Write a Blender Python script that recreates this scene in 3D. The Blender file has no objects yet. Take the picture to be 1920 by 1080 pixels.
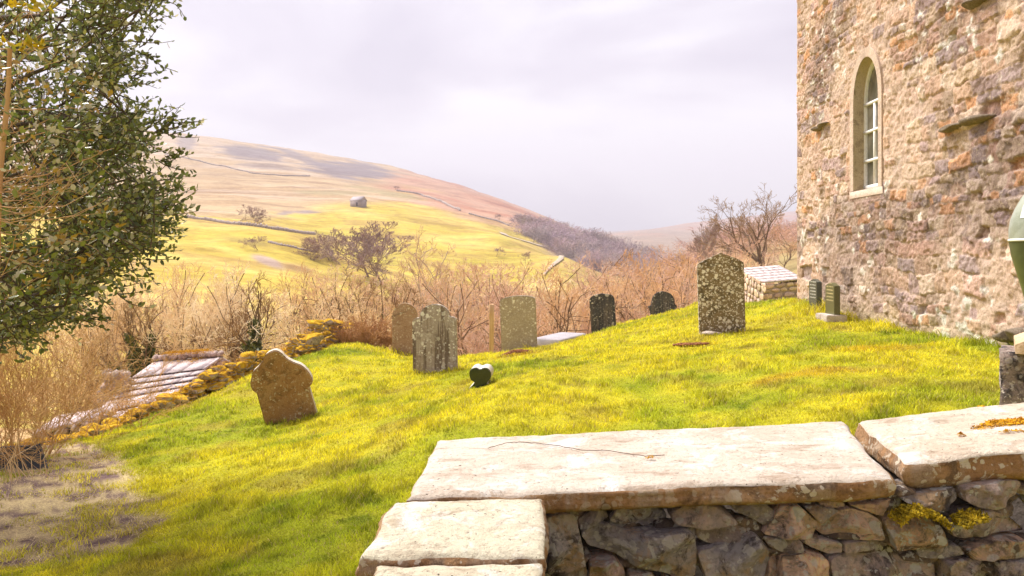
import bpy, bmesh, math, random
import numpy as np
from mathutils import Vector, Matrix
R = math.radians
F = 1400.0; CX = 960.0; HY = 475.0
C = bpy.context.scene.collection

# ------------------------------------------------------------------ camera, sky, sun, exposure
scn = bpy.context.scene
cam_d = bpy.data.cameras.new('camera'); cam = bpy.data.objects.new('camera', cam_d); C.objects.link(cam)
cam.location = (0, 0, 0); cam.rotation_euler = (R(90), 0, 0)
cam_d.sensor_width = 36; cam_d.lens = 36 * F / 1920; cam_d.shift_y = -(540 - HY) / 1920
cam_d.clip_start = .05; cam_d.clip_end = 20000
scn.camera = cam
scn.view_settings.view_transform = 'Standard'; scn.view_settings.look = 'None'
scn.view_settings.exposure = 1.48; scn.view_settings.gamma = 1
SUN_EL, SUN_AZ = 55, -48          # azimuth from +Y towards +X (the sun stands to the left, a little ahead)
SUN_E = 3.8
sd = bpy.data.lights.new('sun', 'SUN'); sd.energy = SUN_E; sd.angle = R(30); sd.color = (1, .96, .89)
sun = bpy.data.objects.new('sun', sd); C.objects.link(sun)
sv = Vector((math.sin(R(SUN_AZ)) * math.cos(R(SUN_EL)), math.cos(R(SUN_AZ)) * math.cos(R(SUN_EL)), math.sin(R(SUN_EL))))
sun.rotation_euler = sv.to_track_quat('Z', 'Y').to_euler(); sun.location = sv * 50

w = bpy.data.worlds.new('World'); scn.world = w; w.use_nodes = True
nt = w.node_tree; nt.nodes.clear()
def nn(nt, t, **k):
    n = nt.nodes.new(t)
    for a, b in k.items(): setattr(n, a, b)
    return n
wo = nn(nt, 'ShaderNodeOutputWorld'); bg = nn(nt, 'ShaderNodeBackground'); bg.inputs[1].default_value = .1
sky = nn(nt, 'ShaderNodeTexSky'); sky.sky_type = 'NISHITA'; sky.sun_disc = False
sky.sun_elevation = R(SUN_EL); sky.sun_rotation = R(SUN_AZ)
tc = nn(nt, 'ShaderNodeTexCoord')
mp = nn(nt, 'ShaderNodeMapping'); mp.inputs['Rotation'].default_value = (0, R(35), 0); mp.inputs['Scale'].default_value = (1.0, 1.0, 2.8)
mp.inputs['Location'].default_value = (4.4, 0, 1.3)
no = nn(nt, 'ShaderNodeTexNoise'); no.inputs['Scale'].default_value = 2.0; no.inputs['Detail'].default_value = 7; no.inputs['Roughness'].default_value = .5
no.inputs['Distortion'].default_value = .35
rp = nn(nt, 'ShaderNodeValToRGB')
e = rp.color_ramp.elements
e[0].position = .41; e[0].color = (.57, .53, .65, 1); e[1].position = .60; e[1].color = (1.18, 1.17, 1.18, 1)
m_ = e.new(.5); m_.color = (.77, .725, .82, 1)
sc_ = nn(nt, 'ShaderNodeVectorMath', operation='SCALE'); sc_.inputs['Scale'].default_value = 4.1
mx = nn(nt, 'ShaderNodeMix', data_type='RGBA'); mx.inputs[0].default_value = .96
L = nt.links.new
L(tc.outputs['Generated'], mp.inputs[0]); L(mp.outputs[0], no.inputs[0]); L(no.outputs[0], rp.inputs[0])
L(rp.outputs[0], sc_.inputs[0]); L(sky.outputs[0], mx.inputs[6]); L(sc_.outputs[0], mx.inputs[7])
L(mx.outputs[2], bg.inputs[0]); L(bg.outputs[0], wo.inputs[0])

# ------------------------------------------------------------------ helpers
def W(px, py, d): return ((px - CX) / F * d, d, (HY - py) / F * d)
def tag(o, label=None, cat=None, group=None, kind=None):
    if label: o['label'] = label
    if cat: o['category'] = cat
    if group: o['group'] = group
    if kind: o['kind'] = kind
    return o
def empty(name, loc=(0, 0, 0), rz=0, **k):
    o = bpy.data.objects.new(name, None); C.objects.link(o); o.location = loc; o.rotation_euler = (0, 0, rz)
    o.empty_display_size = .2
    return tag(o, **k)
def mesh_np(name, V, faces, mat=None, smooth=False, attrs=None, fmat=None):
    """faces: list of int arrays (M,k)"""
    V = np.asarray(V, dtype=np.float32).reshape(-1, 3)
    me = bpy.data.meshes.new(name)
    faces = [np.asarray(f, dtype=np.int32) for f in faces if len(f)]
    me.vertices.add(len(V)); me.vertices.foreach_set('co', V.ravel())
    loops = np.concatenate([f.ravel() for f in faces]); tot = np.concatenate([np.full(len(f), f.shape[1], np.int32) for f in faces])
    st = np.concatenate([[0], np.cumsum(tot)[:-1]]).astype(np.int32)
    me.loops.add(len(loops)); me.loops.foreach_set('vertex_index', loops)
    me.polygons.add(len(tot)); me.polygons.foreach_set('loop_start', st); me.polygons.foreach_set('loop_total', tot)
    if smooth: me.polygons.foreach_set('use_smooth', np.ones(len(tot), bool))
    if fmat is not None: me.polygons.foreach_set('material_index', np.asarray(fmat, np.int32))
    me.update(calc_edges=True)
    if attrs:
        for an, av in attrs.items():
            av = np.asarray(av, np.float32)
            if av.shape[1] == 3: av = np.concatenate([av, np.ones((len(av), 1), np.float32)], 1)
            a = me.color_attributes.new(an, 'FLOAT_COLOR', 'POINT'); a.data.foreach_set('color', av.ravel())
    if mat:
        for m in (mat if isinstance(mat, (list, tuple)) else [mat]): me.materials.append(m)
    return me
def link(name, me, parent=None, loc=(0, 0, 0), **k):
    o = bpy.data.objects.new(name, me); C.objects.link(o); o.location = loc
    if parent: o.parent = parent
    return tag(o, **k)
class MB:
    """mesh collector"""
    def __init__(s): s.v = []; s.f = {3: [], 4: []}; s.n = 0; s.c = []
    def add(s, V, Fc, col=None):
        V = np.asarray(V, float).reshape(-1, 3); Fc = np.asarray(Fc, int)
        s.v.append(V); s.f[Fc.shape[1]].append(Fc + s.n)
        if col is not None: s.c.append(np.tile(np.asarray(col, float), (len(V), 1)) if np.ndim(col) == 1 else col)
        s.n += len(V)
    def add2(s, V, F3, F4, col=None):
        n0 = s.n; s.add(V, F4, col)
        if len(F3): s.f[3].append(np.asarray(F3, int) + n0)
    def build(s, name, mat=None, smooth=False):
        fs = [np.concatenate(s.f[k]) for k in (3, 4) if s.f[k]]
        return mesh_np(name, np.concatenate(s.v), fs, mat, smooth, {'Col': np.concatenate(s.c)} if s.c else None)
    def box(s, a, b, col=None, M=None):
        x0, y0, z0 = a; x1, y1, z1 = b
        V = np.array([(x0,y0,z0),(x1,y0,z0),(x1,y1,z0),(x0,y1,z0),(x0,y0,z1),(x1,y0,z1),(x1,y1,z1),(x0,y1,z1)], float)
        if M is not None: V = (np.asarray(M.to_3x3()) @ V.T).T + np.asarray(M.translation)
        s.add(V, [(0,3,2,1),(4,5,6,7),(0,1,5,4),(1,2,6,5),(2,3,7,6),(3,0,4,7)], col)
    def tube(s, P, rad, k=3, col=None):
        P = np.asarray(P, float); n = len(P); rad = np.broadcast_to(rad, (n,))
        T = np.gradient(P, axis=0); T /= np.linalg.norm(T, axis=1, keepdims=True) + 1e-9
        up = np.array([0., 0, 1]) if abs(T[0, 2]) < .9 else np.array([1., 0, 0])
        A = np.cross(T, up); A /= np.linalg.norm(A, axis=1, keepdims=True) + 1e-9; B = np.cross(T, A)
        th = np.arange(k) / k * 2 * np.pi
        V = P[:, None] + rad[:, None, None] * (np.cos(th)[None, :, None] * A[:, None] + np.sin(th)[None, :, None] * B[:, None])
        i = np.arange(n - 1)[:, None] * k; j = np.arange(k)[None]; j2 = (j + 1) % k
        Fc = np.stack([i + j, i + j2, i + k + j2, i + k + j], -1).reshape(-1, 4)
        s.add(V.reshape(-1, 3), Fc, col)
def h2(ix, iy, seed):
    a = (ix.astype(np.int64) * 374761393 + iy.astype(np.int64) * 668265263 + seed * 974634777) & 0xffffffff
    a = ((a ^ (a >> 13)) * 1274126177) & 0xffffffff
    a = (a ^ (a >> 16)) & 0xffffff
    return a / float(0xffffff)
def vn(x, y, seed=0):
    x = np.asarray(x, float); y = np.asarray(y, float)
    ix = np.floor(x); iy = np.floor(y); fx = x - ix; fy = y - iy
    fx = fx * fx * (3 - 2 * fx); fy = fy * fy * (3 - 2 * fy)
    a = h2(ix, iy, seed); b = h2(ix + 1, iy, seed); c = h2(ix, iy + 1, seed); d = h2(ix + 1, iy + 1, seed)
    return (a + (b - a) * fx) * (1 - fy) + (c + (d - c) * fx) * fy
def fbm(x, y, seed=0, o=4):
    r = 0; a = .5; t = 0
    for i in range(o): r = r + a * vn(x * 2 ** i + i * 17.3, y * 2 ** i - i * 9.1, seed + i); t += a; a *= .5
    return r / t
def ss(a, b, x): t = np.clip((x - a) / (b - a), 0, 1); return t * t * (3 - 2 * t)
def lerp(a, b, t): t = np.asarray(t)[..., None]; return np.asarray(a) * (1 - t) + np.asarray(b) * t

# ---- materials
class NB:
    def __init__(s, name, rough=.9, spec=.2):
        s.m = bpy.data.materials.new(name); s.m.use_nodes = True; s.t = s.m.node_tree; s.t.nodes.clear()
        s.out = nn(s.t, 'ShaderNodeOutputMaterial'); s.b = nn(s.t, 'ShaderNodeBsdfPrincipled')
        s.b.inputs['Roughness'].default_value = rough; s.b.inputs['Specular IOR Level'].default_value = spec
        s.l(s.b.outputs[0], s.out.inputs[0]); s.co = nn(s.t, 'ShaderNodeTexCoord').outputs['Object']
    def l(s, a, b): s.t.links.new(a, b)
    def noise(s, sc, det=4, ro=.55, dist=0, co=None):
        n = nn(s.t, 'ShaderNodeTexNoise'); n.inputs['Scale'].default_value = sc; n.inputs['Detail'].default_value = det
        n.inputs['Roughness'].default_value = ro; n.inputs['Distortion'].default_value = dist; s.l(co or s.co, n.inputs['Vector']); return n.outputs[0]
    def map(s, scale=(1, 1, 1), rot=(0, 0, 0)):
        n = nn(s.t, 'ShaderNodeMapping'); n.inputs['Scale'].default_value = scale; n.inputs['Rotation'].default_value = rot; s.l(s.co, n.inputs[0]); return n.outputs[0]
    def warp(s, sc, amt):
        n = nn(s.t, 'ShaderNodeTexNoise'); n.inputs['Scale'].default_value = sc; s.l(s.co, n.inputs['Vector'])
        a = nn(s.t, 'ShaderNodeVectorMath', operation='MULTIPLY_ADD'); s.l(n.outputs['Color'], a.inputs[0]); a.inputs[1].default_value = (amt,) * 3; s.l(s.co, a.inputs[2]); return a.outputs[0]
    def vor(s, sc, co=None, feat='F1'):
        n = nn(s.t, 'ShaderNodeTexVoronoi'); n.feature = feat; n.inputs['Scale'].default_value = sc; s.l(co or s.co, n.inputs['Vector']); return n
    def rng(s, x, a, b, c=0, d=1):
        n = nn(s.t, 'ShaderNodeMapRange'); n.interpolation_type = 'SMOOTHSTEP'
        s.l(x, n.inputs[0]); n.inputs[1].default_value = a; n.inputs[2].default_value = b; n.inputs[3].default_value = c; n.inputs[4].default_value = d; return n.outputs[0]
    def math(s, op, a, b=None):
        n = nn(s.t, 'ShaderNodeMath', operation=op)
        for i, v in enumerate((a, b)):
            if v is None: continue
            if isinstance(v, (int, float)): n.inputs[i].default_value = v
            else: s.l(v, n.inputs[i])
        return n.outputs[0]
    def mix(s, f, a, b, mode='MIX'):
        n = nn(s.t, 'ShaderNodeMix', data_type='RGBA', blend_type=mode)
        for i, v in ((0, f), (6, a), (7, b)):
            if isinstance(v, (int, float)): n.inputs[i].default_value = v
            elif isinstance(v, tuple): n.inputs[i].default_value = (*v, 1) if len(v) == 3 else v
            else: s.l(v, n.inputs[i])
        return n.outputs[2]
    def attr(s, name='Col'):
        n = nn(s.t, 'ShaderNodeAttribute'); n.attribute_name = name; return n.outputs[0]
    def spots(s, sc, rmax, dens=.5, wsc=34, wamt=.035):
        v = s.vor(sc, s.warp(wsc, wamt)); sep = nn(s.t, 'ShaderNodeSeparateColor'); s.l(v.outputs['Color'], sep.inputs[0])
        r = s.math('MULTIPLY', s.rng(sep.outputs[0], 1 - dens, 1, 0, 1), rmax)
        d = s.math('SUBTRACT', r, v.outputs['Distance']); return s.rng(d, 0, rmax * .15)
    def bump(s, h, st, dist=.02):
        n = nn(s.t, 'ShaderNodeBump'); n.inputs['Strength'].default_value = st; n.inputs['Distance'].default_value = dist; s.l(h, n.inputs['Height'])
        s.l(n.outputs[0], s.b.inputs['Normal'])
    def done(s, col):
        if isinstance(col, tuple): s.b.inputs[0].default_value = (*col, 1)
        else: s.l(col, s.b.inputs[0])
        return s.m
def stone_mat(name, c1, c2, c3=None, lich=None, lsc=9, lr=.45, dens=.45, lich2=None, streak=None, attr=False, fine=60, bump=.6, dark=None, darkamt=.6, lmin=.35):
    n = NB(name, .92, .15)
    base = n.mix(n.rng(n.noise(3.5, 5, .6), .35, .65), c1, c2)
    if attr: base = n.mix(1.0, base, n.attr(), 'MULTIPLY')
    if c3: base = n.mix(n.rng(n.noise(9, 5, .65, .5), .5, .68), base, c3)
    if streak: base = n.mix(n.rng(n.noise(1, 4, .6, 0, n.map((14, 14, 1.1))), .48, .62), base, streak)
    if dark: base = n.mix(n.math('MULTIPLY', n.rng(n.noise(5.3, 6, .7, .6), .52, .62), darkamt), base, dark)
    base = n.mix(n.math('MULTIPLY', n.rng(n.noise(fine, 3, .7), .45, .75), .6), base, tuple(x * .45 for x in c1))
    if lich:
        patch = n.rng(n.noise(2.2, 3), .38, .58)
        sp = n.math('MAXIMUM', n.spots(lsc, lr, dens), n.spots(lsc * 2.3, lr, dens))
        sp = n.math('MAXIMUM', sp, n.math('MULTIPLY', n.rng(n.noise(22, 4, .7, .4), .57, .63), .9))
        base = n.mix(n.math('MULTIPLY', sp, n.math('MAXIMUM', patch, lmin)), base, lich)
    if lich2: base = n.mix(n.spots(2.4, .2, .22), base, lich2)
    n.bump(n.math('ADD', n.noise(fine * .6, 6, .75), n.noise(9, 3)), bump, .03)
    return n.done(base)

# ------------------------------------------------------------------ terrain height field
ctl = [(740,4.6,1000),(400,5.3,1000),(100,6,1000),(-400,8,950),(-800,10,840),(1200,6.9,780),(1700,5.3,780),(1870,8.2,652),(1500,14.6,562),(1700,10.25,622),(2400,7,640),
 (2200,14,560),(1560,12.5,590),(1400,9.5,650),(1100,9,700),(1000,7,765),
 (540,10,787),(815,11.8,700),(973,15,658),(1132,19.4,623),(1242,24,598),(1352,12.4,627),(1290,30,574),(1490,17,566),(1420,24,575),(1420,30,583),(760,15.5,666),
 (300,12.3,775),(480,14.9,702),(650,18.7,650),(100,9.5,850),(0,7.5,900),(-200,11,800),
 (300,14,815),(300,18,830),(480,17,765),(480,20,780),(650,21,712),(650,24,760),(800,18,690),(800,24,755),(973,17.5,672),(973,23,725),(1132,22.5,632),(1132,28,700),(1242,28,607),(1242,36,655),
 (1290,36,585),(1290,44,640),(1420,38,610),(1420,46,620),(1600,40,560),(1800,30,530),(0,14,850),(100,20,830),(-200,25,780),
 (-400,50,660),(0,50,715),(300,50,720),(700,50,745),(1000,50,745),(1200,50,715),(1400,52,612),(1700,50,500),(2200,50,470),
 (-300,75,600),(0,75,618),(300,75,618),(600,75,632),(900,75,680),(1100,75,680),(1300,75,620),(1500,75,510),(1800,75,470),
 (-300,110,510),(0,110,520),(300,110,520),(500,110,535),(700,110,575),(900,110,600),(1100,110,605),(1250,110,575),(1400,110,497),(1600,110,470),(2000,110,440),
 (0,160,452),(300,160,452),(450,160,475),(600,160,503),(720,160,530),(900,160,560),(1050,160,560),(1200,160,565),(1350,160,470),(1500,160,452),
 (-300,200,400),(0,200,412),(300,200,412),(450,200,425),(560,200,442),(700,200,488),(820,200,512),(950,200,525),(1050,200,518),(1200,200,555),(1350,200,462),
 (300,235,405),(450,235,416),(560,235,434),(700,240,470),(850,240,482),(950,240,485),(1060,240,483),(1150,240,530),(1250,240,530),(1400,240,465),
 (1060,275,495),(950,285,455),(850,285,450),(700,285,436),(560,285,425),(300,285,398),
 (0,380,372),(300,380,372),(500,380,381),(672,380,387),(800,380,402),(900,380,418),(960,380,437),(1050,380,468),(1150,380,487),(1220,380,507),(1300,380,503),(1500,380,468),
 (980,460,418),(1050,460,440),(1120,460,457),(1200,460,482),(1290,460,500),
 (-300,600,310),(0,600,322),(300,600,330),(500,600,338),(700,600,355),(800,600,368),(900,600,390),(1000,600,412),(1100,600,442),(1200,600,480),(1300,600,480),(1500,600,470),
 (-300,900,220),(0,900,240),(300,900,268),(480,900,288),(620,900,310),(740,900,330),(860,900,355),(1000,900,402),(1100,900,440),(1200,900,466),(1400,900,470),
 (-300,1150,190),(0,1150,215),(180,1150,232),(350,1150,251),(480,1150,271),(620,1150,293),(740,1150,316),(860,1150,346),(1000,1150,396),(1080,1150,432),(1200,1150,458),(1400,1150,465),
 (-300,1500,205),(0,1500,228),(350,1500,265),(620,1500,306),(860,1500,357),(1000,1500,402),
 (1120,1600,442),(1200,1600,440),(1300,1600,442),(1500,1600,445),(600,2500,380),(860,2500,400),(1000,2500,432),(1100,2500,438),(1200,2500,434),(1300,2500,420),(1500,2500,405),(2000,2500,400),
 (0,4500,380),(1000,4500,430),(1300,4500,424),(2000,4500,415),(-300,2500,330),(0,2500,330),(400,2500,350)]
P3 = [W(c[0], c[2], c[1]) for c in ctl]
P3 += [(0,1.2,-1.7),(2,1.5,-1.6),(-1.5,2.5,-1.75),(4.5,5,-1.15),(-10,5,-2.9),(-15,0,-3.2),(0,-6,-1.6),(10,-8,-1.2),(12,4,-.8),(20,20,-.4),(-20,-10,-3),(30,0,0),(-60,0,-8),(0,-60,0),(60,-20,6),(-60,40,-8),
       (300,0,30),(-300,0,0),(0,-300,20),(1500,500,100),(-1500,300,200),(0,-3000,100),(3000,0,150),(-3000,0,200),(2500,3000,150),(-3000,3000,200)]
P3 = np.array(P3)
def wrp(x, y):
    r = np.sqrt(x * x + y * y) + 1e-6; q = np.log1p(r / 5) / r; return x * q, y * q
ku, kv = wrp(P3[:, 0], P3[:, 1]); kt = P3[:, 2] / (np.hypot(P3[:, 0], P3[:, 1]) + 3)
def ker(d2): return .5 * d2 * np.log(d2 + 1e-12)
nK = len(ku); A_ = ker((ku[:, None] - ku) ** 2 + (kv[:, None] - kv) ** 2) + np.eye(nK) * .0006
Q_ = np.stack([np.ones(nK), ku, kv], 1)
M_ = np.block([[A_, Q_], [Q_.T, np.zeros((3, 3))]]); sol = np.linalg.solve(M_, np.concatenate([kt, np.zeros(3)]))
def hgt(x, y, bumps=True):
    x = np.atleast_1d(np.asarray(x, float)); y = np.atleast_1d(np.asarray(y, float)); sh = x.shape; x = x.ravel(); y = y.ravel()
    out = np.empty(len(x))
    for i in range(0, len(x), 20000):
        u, v = wrp(x[i:i+20000], y[i:i+20000])
        t = ker((u[:, None] - ku) ** 2 + (v[:, None] - kv) ** 2) @ sol[:nK] + sol[nK] + sol[nK+1] * u + sol[nK+2] * v
        out[i:i+20000] = t * (np.hypot(x[i:i+20000], y[i:i+20000]) + 3)
    if bumps:
        r = np.hypot(x, y)
        out += (fbm(x * 1.3, y * 1.3, 3, 3) - .5) * .10 * ss(2, 5, r) + (fbm(x * .05, y * .05, 5, 4) - .5) * 2.2 * ss(50, 150, r) + (fbm(x * .008, y * .008, 9, 4) - .5) * 14 * ss(400, 1000, r)
    return out.reshape(sh)
_gc = {}
def gz(x, y):
    k = (round(float(x), 4), round(float(y), 4))
    if k not in _gc: _gc[k] = float(hgt(x, y)[0])
    return _gc[k]
def hit(px, py, d0=40, d1=1400):
    d = np.exp(np.linspace(math.log(d0), math.log(d1), 500)); x = (px - CX) / F * d; z = hgt(x, d)
    q = HY - z / d * F
    k = np.nonzero(q <= py)[0]
    d = d[k[0]] if len(k) else d[-1]
    return (px - CX) / F * d, d, gz((px - CX) / F * d, d)
WX = lambda y: np.interp(y, [0, 6, 9, 12.3, 14.9, 18.7, 20], [-9, -7.6, -6.7, -5.8, -5.1, -4.15, -3.8])   # mossy boundary wall line
def wallx(s): return 5 + .0407 * s

def soil_mask(x, y):
    px = CX + x / np.maximum(y, .5) * F; z = -2.1; py = HY - hgt(x, y, False) / np.maximum(y, .5) * F
    n = fbm(x * 1.2, y * 2.2, 31, 4)
    m = ss(1.15, .75, ((px - 50) / 245) ** 2 + ((py - 960) / 98) ** 2 + (n - .5) * 1.6)
    m2 = ss(1.1, .8, ((px - 20) / 190) ** 2 + ((py - 860) / 40) ** 2 + (n - .5) * 1.2)
    return np.clip(np.maximum(m, m2), 0, 1) * (y < 12)
def grass_col(x, y):
    n1 = fbm(x * .55, y * .55, 41, 4); n2 = fbm(x * 2.3, y * 2.3, 45, 3); n3 = fbm(x * 7, y * 7, 49, 2)
    t = ss(.36, .64, n1 * .6 + n2 * .4 + .05 * ss(9, 5, y) + .04 * ss(9, 13, y))
    c = lerp((.41, .45, .022), (.68, .61, .03), t)
    c = lerp(c, (.15, .21, .006), ss(.60, .8, n3 * .5 + (1 - t) * .3 + n2 * .2) * .8)
    c = lerp(c, (.46, .36, .06), ss(.60, .74, fbm(x * 1.7 + 9, y * 1.7, 57, 3)) * .55)
    for (px, py, d, a, b) in ((970, 693, 12.6, .5, .25), (1295, 687, 10.8, .45, .2), (1650, 690, 8.5, .6, .3), (1500, 740, 7.3, .5, .3)):
        X, Y, Z = W(px, py, d); c = lerp(c, (.5, .24, .015), ss(1.3, .4, np.hypot((x - X) / a, (y - Y) / b) + (n3 - .5)) * .45)
    return c
# ground sheet
ra = np.exp(np.linspace(math.log(.6), math.log(5200), 560))
th = np.concatenate([np.linspace(-180, -48, 60)[:-1], np.linspace(-48, 48, 620), np.linspace(48, 180, 60)[1:-1]]); th = np.radians(th)
RR, TT = np.meshgrid(ra, th, indexing='ij'); GX = RR * np.sin(TT); GY = RR * np.cos(TT); GZ = hgt(GX, GY)
nr, nt_ = GX.shape
def ground_color(x, y, z):
    r = np.hypot(x, y); yy = np.maximum(y, 1); px = CX + x / yy * F; py = HY - z / yy * F
    c = grass_col(x, y) * .75
    n1 = fbm(x * .3, y * .3, 61, 4); n2 = fbm(x * .06, y * .06, 63, 5); n3 = fbm(x * .01, y * .01, 67, 5)
    soil = lerp((.20, .13, .12), (.60, .47, .24), ss(.38, .58, fbm(x * 6, y * 11, 71, 4)))
    c = lerp(c, soil, soil_mask(x, y))
    lit = lerp((.60, .40, .18), (.58, .48, .10), ss(.4, .6, n1))
    c = lerp(c, lit, ss(31, 36, r) * 1.0)
    out_yard = ss(0, .6, WX(y) - x) * (y > 0)
    c = lerp(c, lit, out_yard)
    edge = ss(-.2, .8, y - np.interp(px, [300, 650, 800, 973, 1040, 1132, 1200, 1290, 1500], [18, 19.5, 16.5, 17, 19, 22, 27, 34, 40]))
    c = lerp(c, lit, edge)
    fld = lerp((.62, .48, .07), (.74, .57, .14), ss(.35, .65, n2))
    fld = lerp(fld, (.50, .33, .09), ss(.56, .7, fbm(x * .05, y * .15, 73, 4)) * .7)
    fld = lerp(fld, (.46, .42, .02), ss(.6, .75, fbm(x * .03, y * .03, 77, 4)) * .5)
    lim = ss(52 - 16 * ss(800, 600, px), 72 - 26 * ss(800, 600, px), r) * ss(1250, 900, px)
    c = lerp(c, fld, lim)
    rust = lerp((.50, .30, .13), (.42, .33, .14), ss(.4, .6, n2))
    c = lerp(c, rust, ss(1150, 1280, px) * ss(36, 60, r))
    c = lerp(c, rust, ss(700, 850, px) * ss(40, 60, r) * ss(190, 150, r) * .7)
    c = lerp(c, (.42, .30, .2), ss(1000, 1060, px) * ss(280, 300, r))
    # moor above the intake wall
    lineY = np.interp(px, [0, 500, 760, 860, 1000], [398, 402, 366, 398, 425])
    mo = ss(14, -10, py - lineY + (n3 - .5) * 40 + (fbm(x * .004, y * .03, 83, 4) - .5) * 50) * (r > 280)
    moor = lerp((.60, .44, .24), (.50, .34, .17), ss(.35, .65, fbm(x * .012, y * .05, 87, 4)))
    moor = lerp(moor, (.66, .52, .36), ss(.5, .62, fbm(x * .005, y * .03, 89, 4)) * .8)
    brk = ss(690, 780, px + (n3 - .5) * 200) * (py > 318)
    moor = lerp(moor, lerp((.60, .36, .23), (.52, .24, .14), ss(.4, .65, fbm(x * .01, y * .03, 93, 4))), brk)
    c = lerp(c, moor, mo)
    nn_ = fbm(x * .02, y * .05, 97, 5)
    def ell(cx, cy, a, b, rot=0):
        ca, sa = math.cos(rot), math.sin(rot); u = (px - cx) * ca + (py - cy) * sa; v = -(px - cx) * sa + (py - cy) * ca
        return ss(1.3, .7, np.hypot(u / a, v / b) + (nn_ - .5) * 1.6)
    far = (r > 450)
    scr = (.25, .20, .21)
    for el, cc, k in (((475, 286, 60, 14, .12), scr, .9), ((655, 318, 75, 15, .1), scr, .95), ((560, 294, 50, 8, .35), scr, .8), ((350, 268, 18, 12), scr, .7), ((500, 312, 50, 6, .1), scr, .6),
                      ((620, 362, 70, 5), (.42, .34, .16), .8), ((730, 362, 60, 6, .15), (.42, .34, .16), .8)):
        c = lerp(c, cc, ell(*el) * k * (r > 330))
    for el, cc, k in (((535, 400, 16, 3), (.35, .28, .3), .8), ((572, 398, 22, 2.5), (.35, .28, .3), .8), ((500, 488, 42, 10, .35), (.5, .38, .33), .9), ((560, 502, 40, 9, .2), (.45, .28, .12), .8), ((470, 455, 90, 10, .2), (.42, .32, .08), .7), ((640, 455, 60, 6, .3), (.42, .32, .08), .6)):
        c = lerp(c, cc, ell(*el) * k * (r > 80) * (r < 420))
    return c
gc = ground_color(GX.ravel(), GY.ravel(), GZ.ravel())
ii = np.arange((nr - 1)); jj = np.arange(nt_)
I, J = np.meshgrid(ii, jj, indexing='ij'); J2 = (J + 1) % nt_
gf = np.stack([I * nt_ + J, (I + 1) * nt_ + J, (I + 1) * nt_ + J2, I * nt_ + J2], -1).reshape(-1, 4)
gf = gf[:, ::-1]
n = NB('ground_turf_and_moor', .95, .1)
dist = nn(n.t, 'ShaderNodeNewGeometry').outputs['Position']
v = n.mix(n.math('MULTIPLY', n.rng(n.noise(55, 4, .7), .35, .65), .8), n.attr(), n.mix(1., n.attr(), (.45, .42, .5), 'MULTIPLY'))
v = n.mix(n.math('MULTIPLY', n.rng(n.noise(.35, 5, .7), .4, .62), .45), v, n.mix(1., v, (.62, .6, .6), 'MULTIPLY'))
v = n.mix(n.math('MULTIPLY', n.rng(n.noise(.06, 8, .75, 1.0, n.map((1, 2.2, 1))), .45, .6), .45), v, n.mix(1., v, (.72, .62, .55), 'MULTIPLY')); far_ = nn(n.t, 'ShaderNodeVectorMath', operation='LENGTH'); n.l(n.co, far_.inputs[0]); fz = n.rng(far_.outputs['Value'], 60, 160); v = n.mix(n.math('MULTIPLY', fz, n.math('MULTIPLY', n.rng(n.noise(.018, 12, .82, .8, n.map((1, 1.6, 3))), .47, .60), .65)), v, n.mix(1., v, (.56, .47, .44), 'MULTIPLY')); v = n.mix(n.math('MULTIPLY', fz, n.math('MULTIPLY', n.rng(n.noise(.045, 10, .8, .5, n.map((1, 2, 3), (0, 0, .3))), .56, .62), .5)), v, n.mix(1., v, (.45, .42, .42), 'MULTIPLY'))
n.bump(n.noise(30, 5, .7), .5, .03)
ground_m = n.done(v)
me = mesh_np('ground', np.stack([GX, GY, GZ], -1), [gf], ground_m, True, {'Col': gc})
link('ground', me, kind='structure')
# cap the little hole under the camera
k = nt_; V = [(0, 0, GZ[0].mean())] + [(GX[0, j], GY[0, j], GZ[0, j]) for j in range(k)]
link('ground', mesh_np('ground_under_foot', V, [[(0, 1 + (j + 1) % k, 1 + j) for j in range(k)]], ground_m, True, {'Col': [(.1, .12, .01)] * len(V)}), kind='structure')

# ------------------------------------------------------------------ track and road
def strip(name, pts, wd, mat, lift=.06, **k):
    wd = np.linspace(wd[0], wd[1], 80)
    P = np.array(pts, float); t = np.linspace(0, len(P) - 1, 80); X = np.interp(t, range(len(P)), P[:, 0]); Y = np.interp(t, range(len(P)), P[:, 1])
    T = np.stack([np.gradient(X), np.gradient(Y)], 1); T /= np.linalg.norm(T, axis=1, keepdims=True); N = np.stack([-T[:, 1], T[:, 0]], 1)
    rows = []
    for s_ in (-1, -.5, 0, .5, 1):
        x = X + N[:, 0] * s_ * wd / 2; y = Y + N[:, 1] * s_ * wd / 2; rows.append(np.stack([x, y, hgt(x, y) + lift * (1.3 - .3 * s_ * s_)], 1))
    V = np.stack(rows, 1).reshape(-1, 3); f = [(i * 5 + j, i * 5 + j + 1, (i + 1) * 5 + j + 1, (i + 1) * 5 + j) for i in range(79) for j in range(4)]
    return link(name, mesh_np(name, V, [f], mat, True), **k)
n = NB('track_gravel'); track_m = n.done(n.mix(n.rng(n.noise(.8, 4), .4, .6), (.38, .30, .22), (.50, .40, .30)))
tp = [hit(px, py, 120, 700)[:2] for px, py in ((942, 438), (955, 445), (985, 453), (1015, 462), (1040, 471), (1056, 479))]
tp += [hit(px, py, 90, 300)[:2] for px, py in ((1052, 486), (1040, 496), (1028, 507), (1020, 518))]
strip('track', tp, (3.6, .6), track_m, .4, kind='structure')

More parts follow.
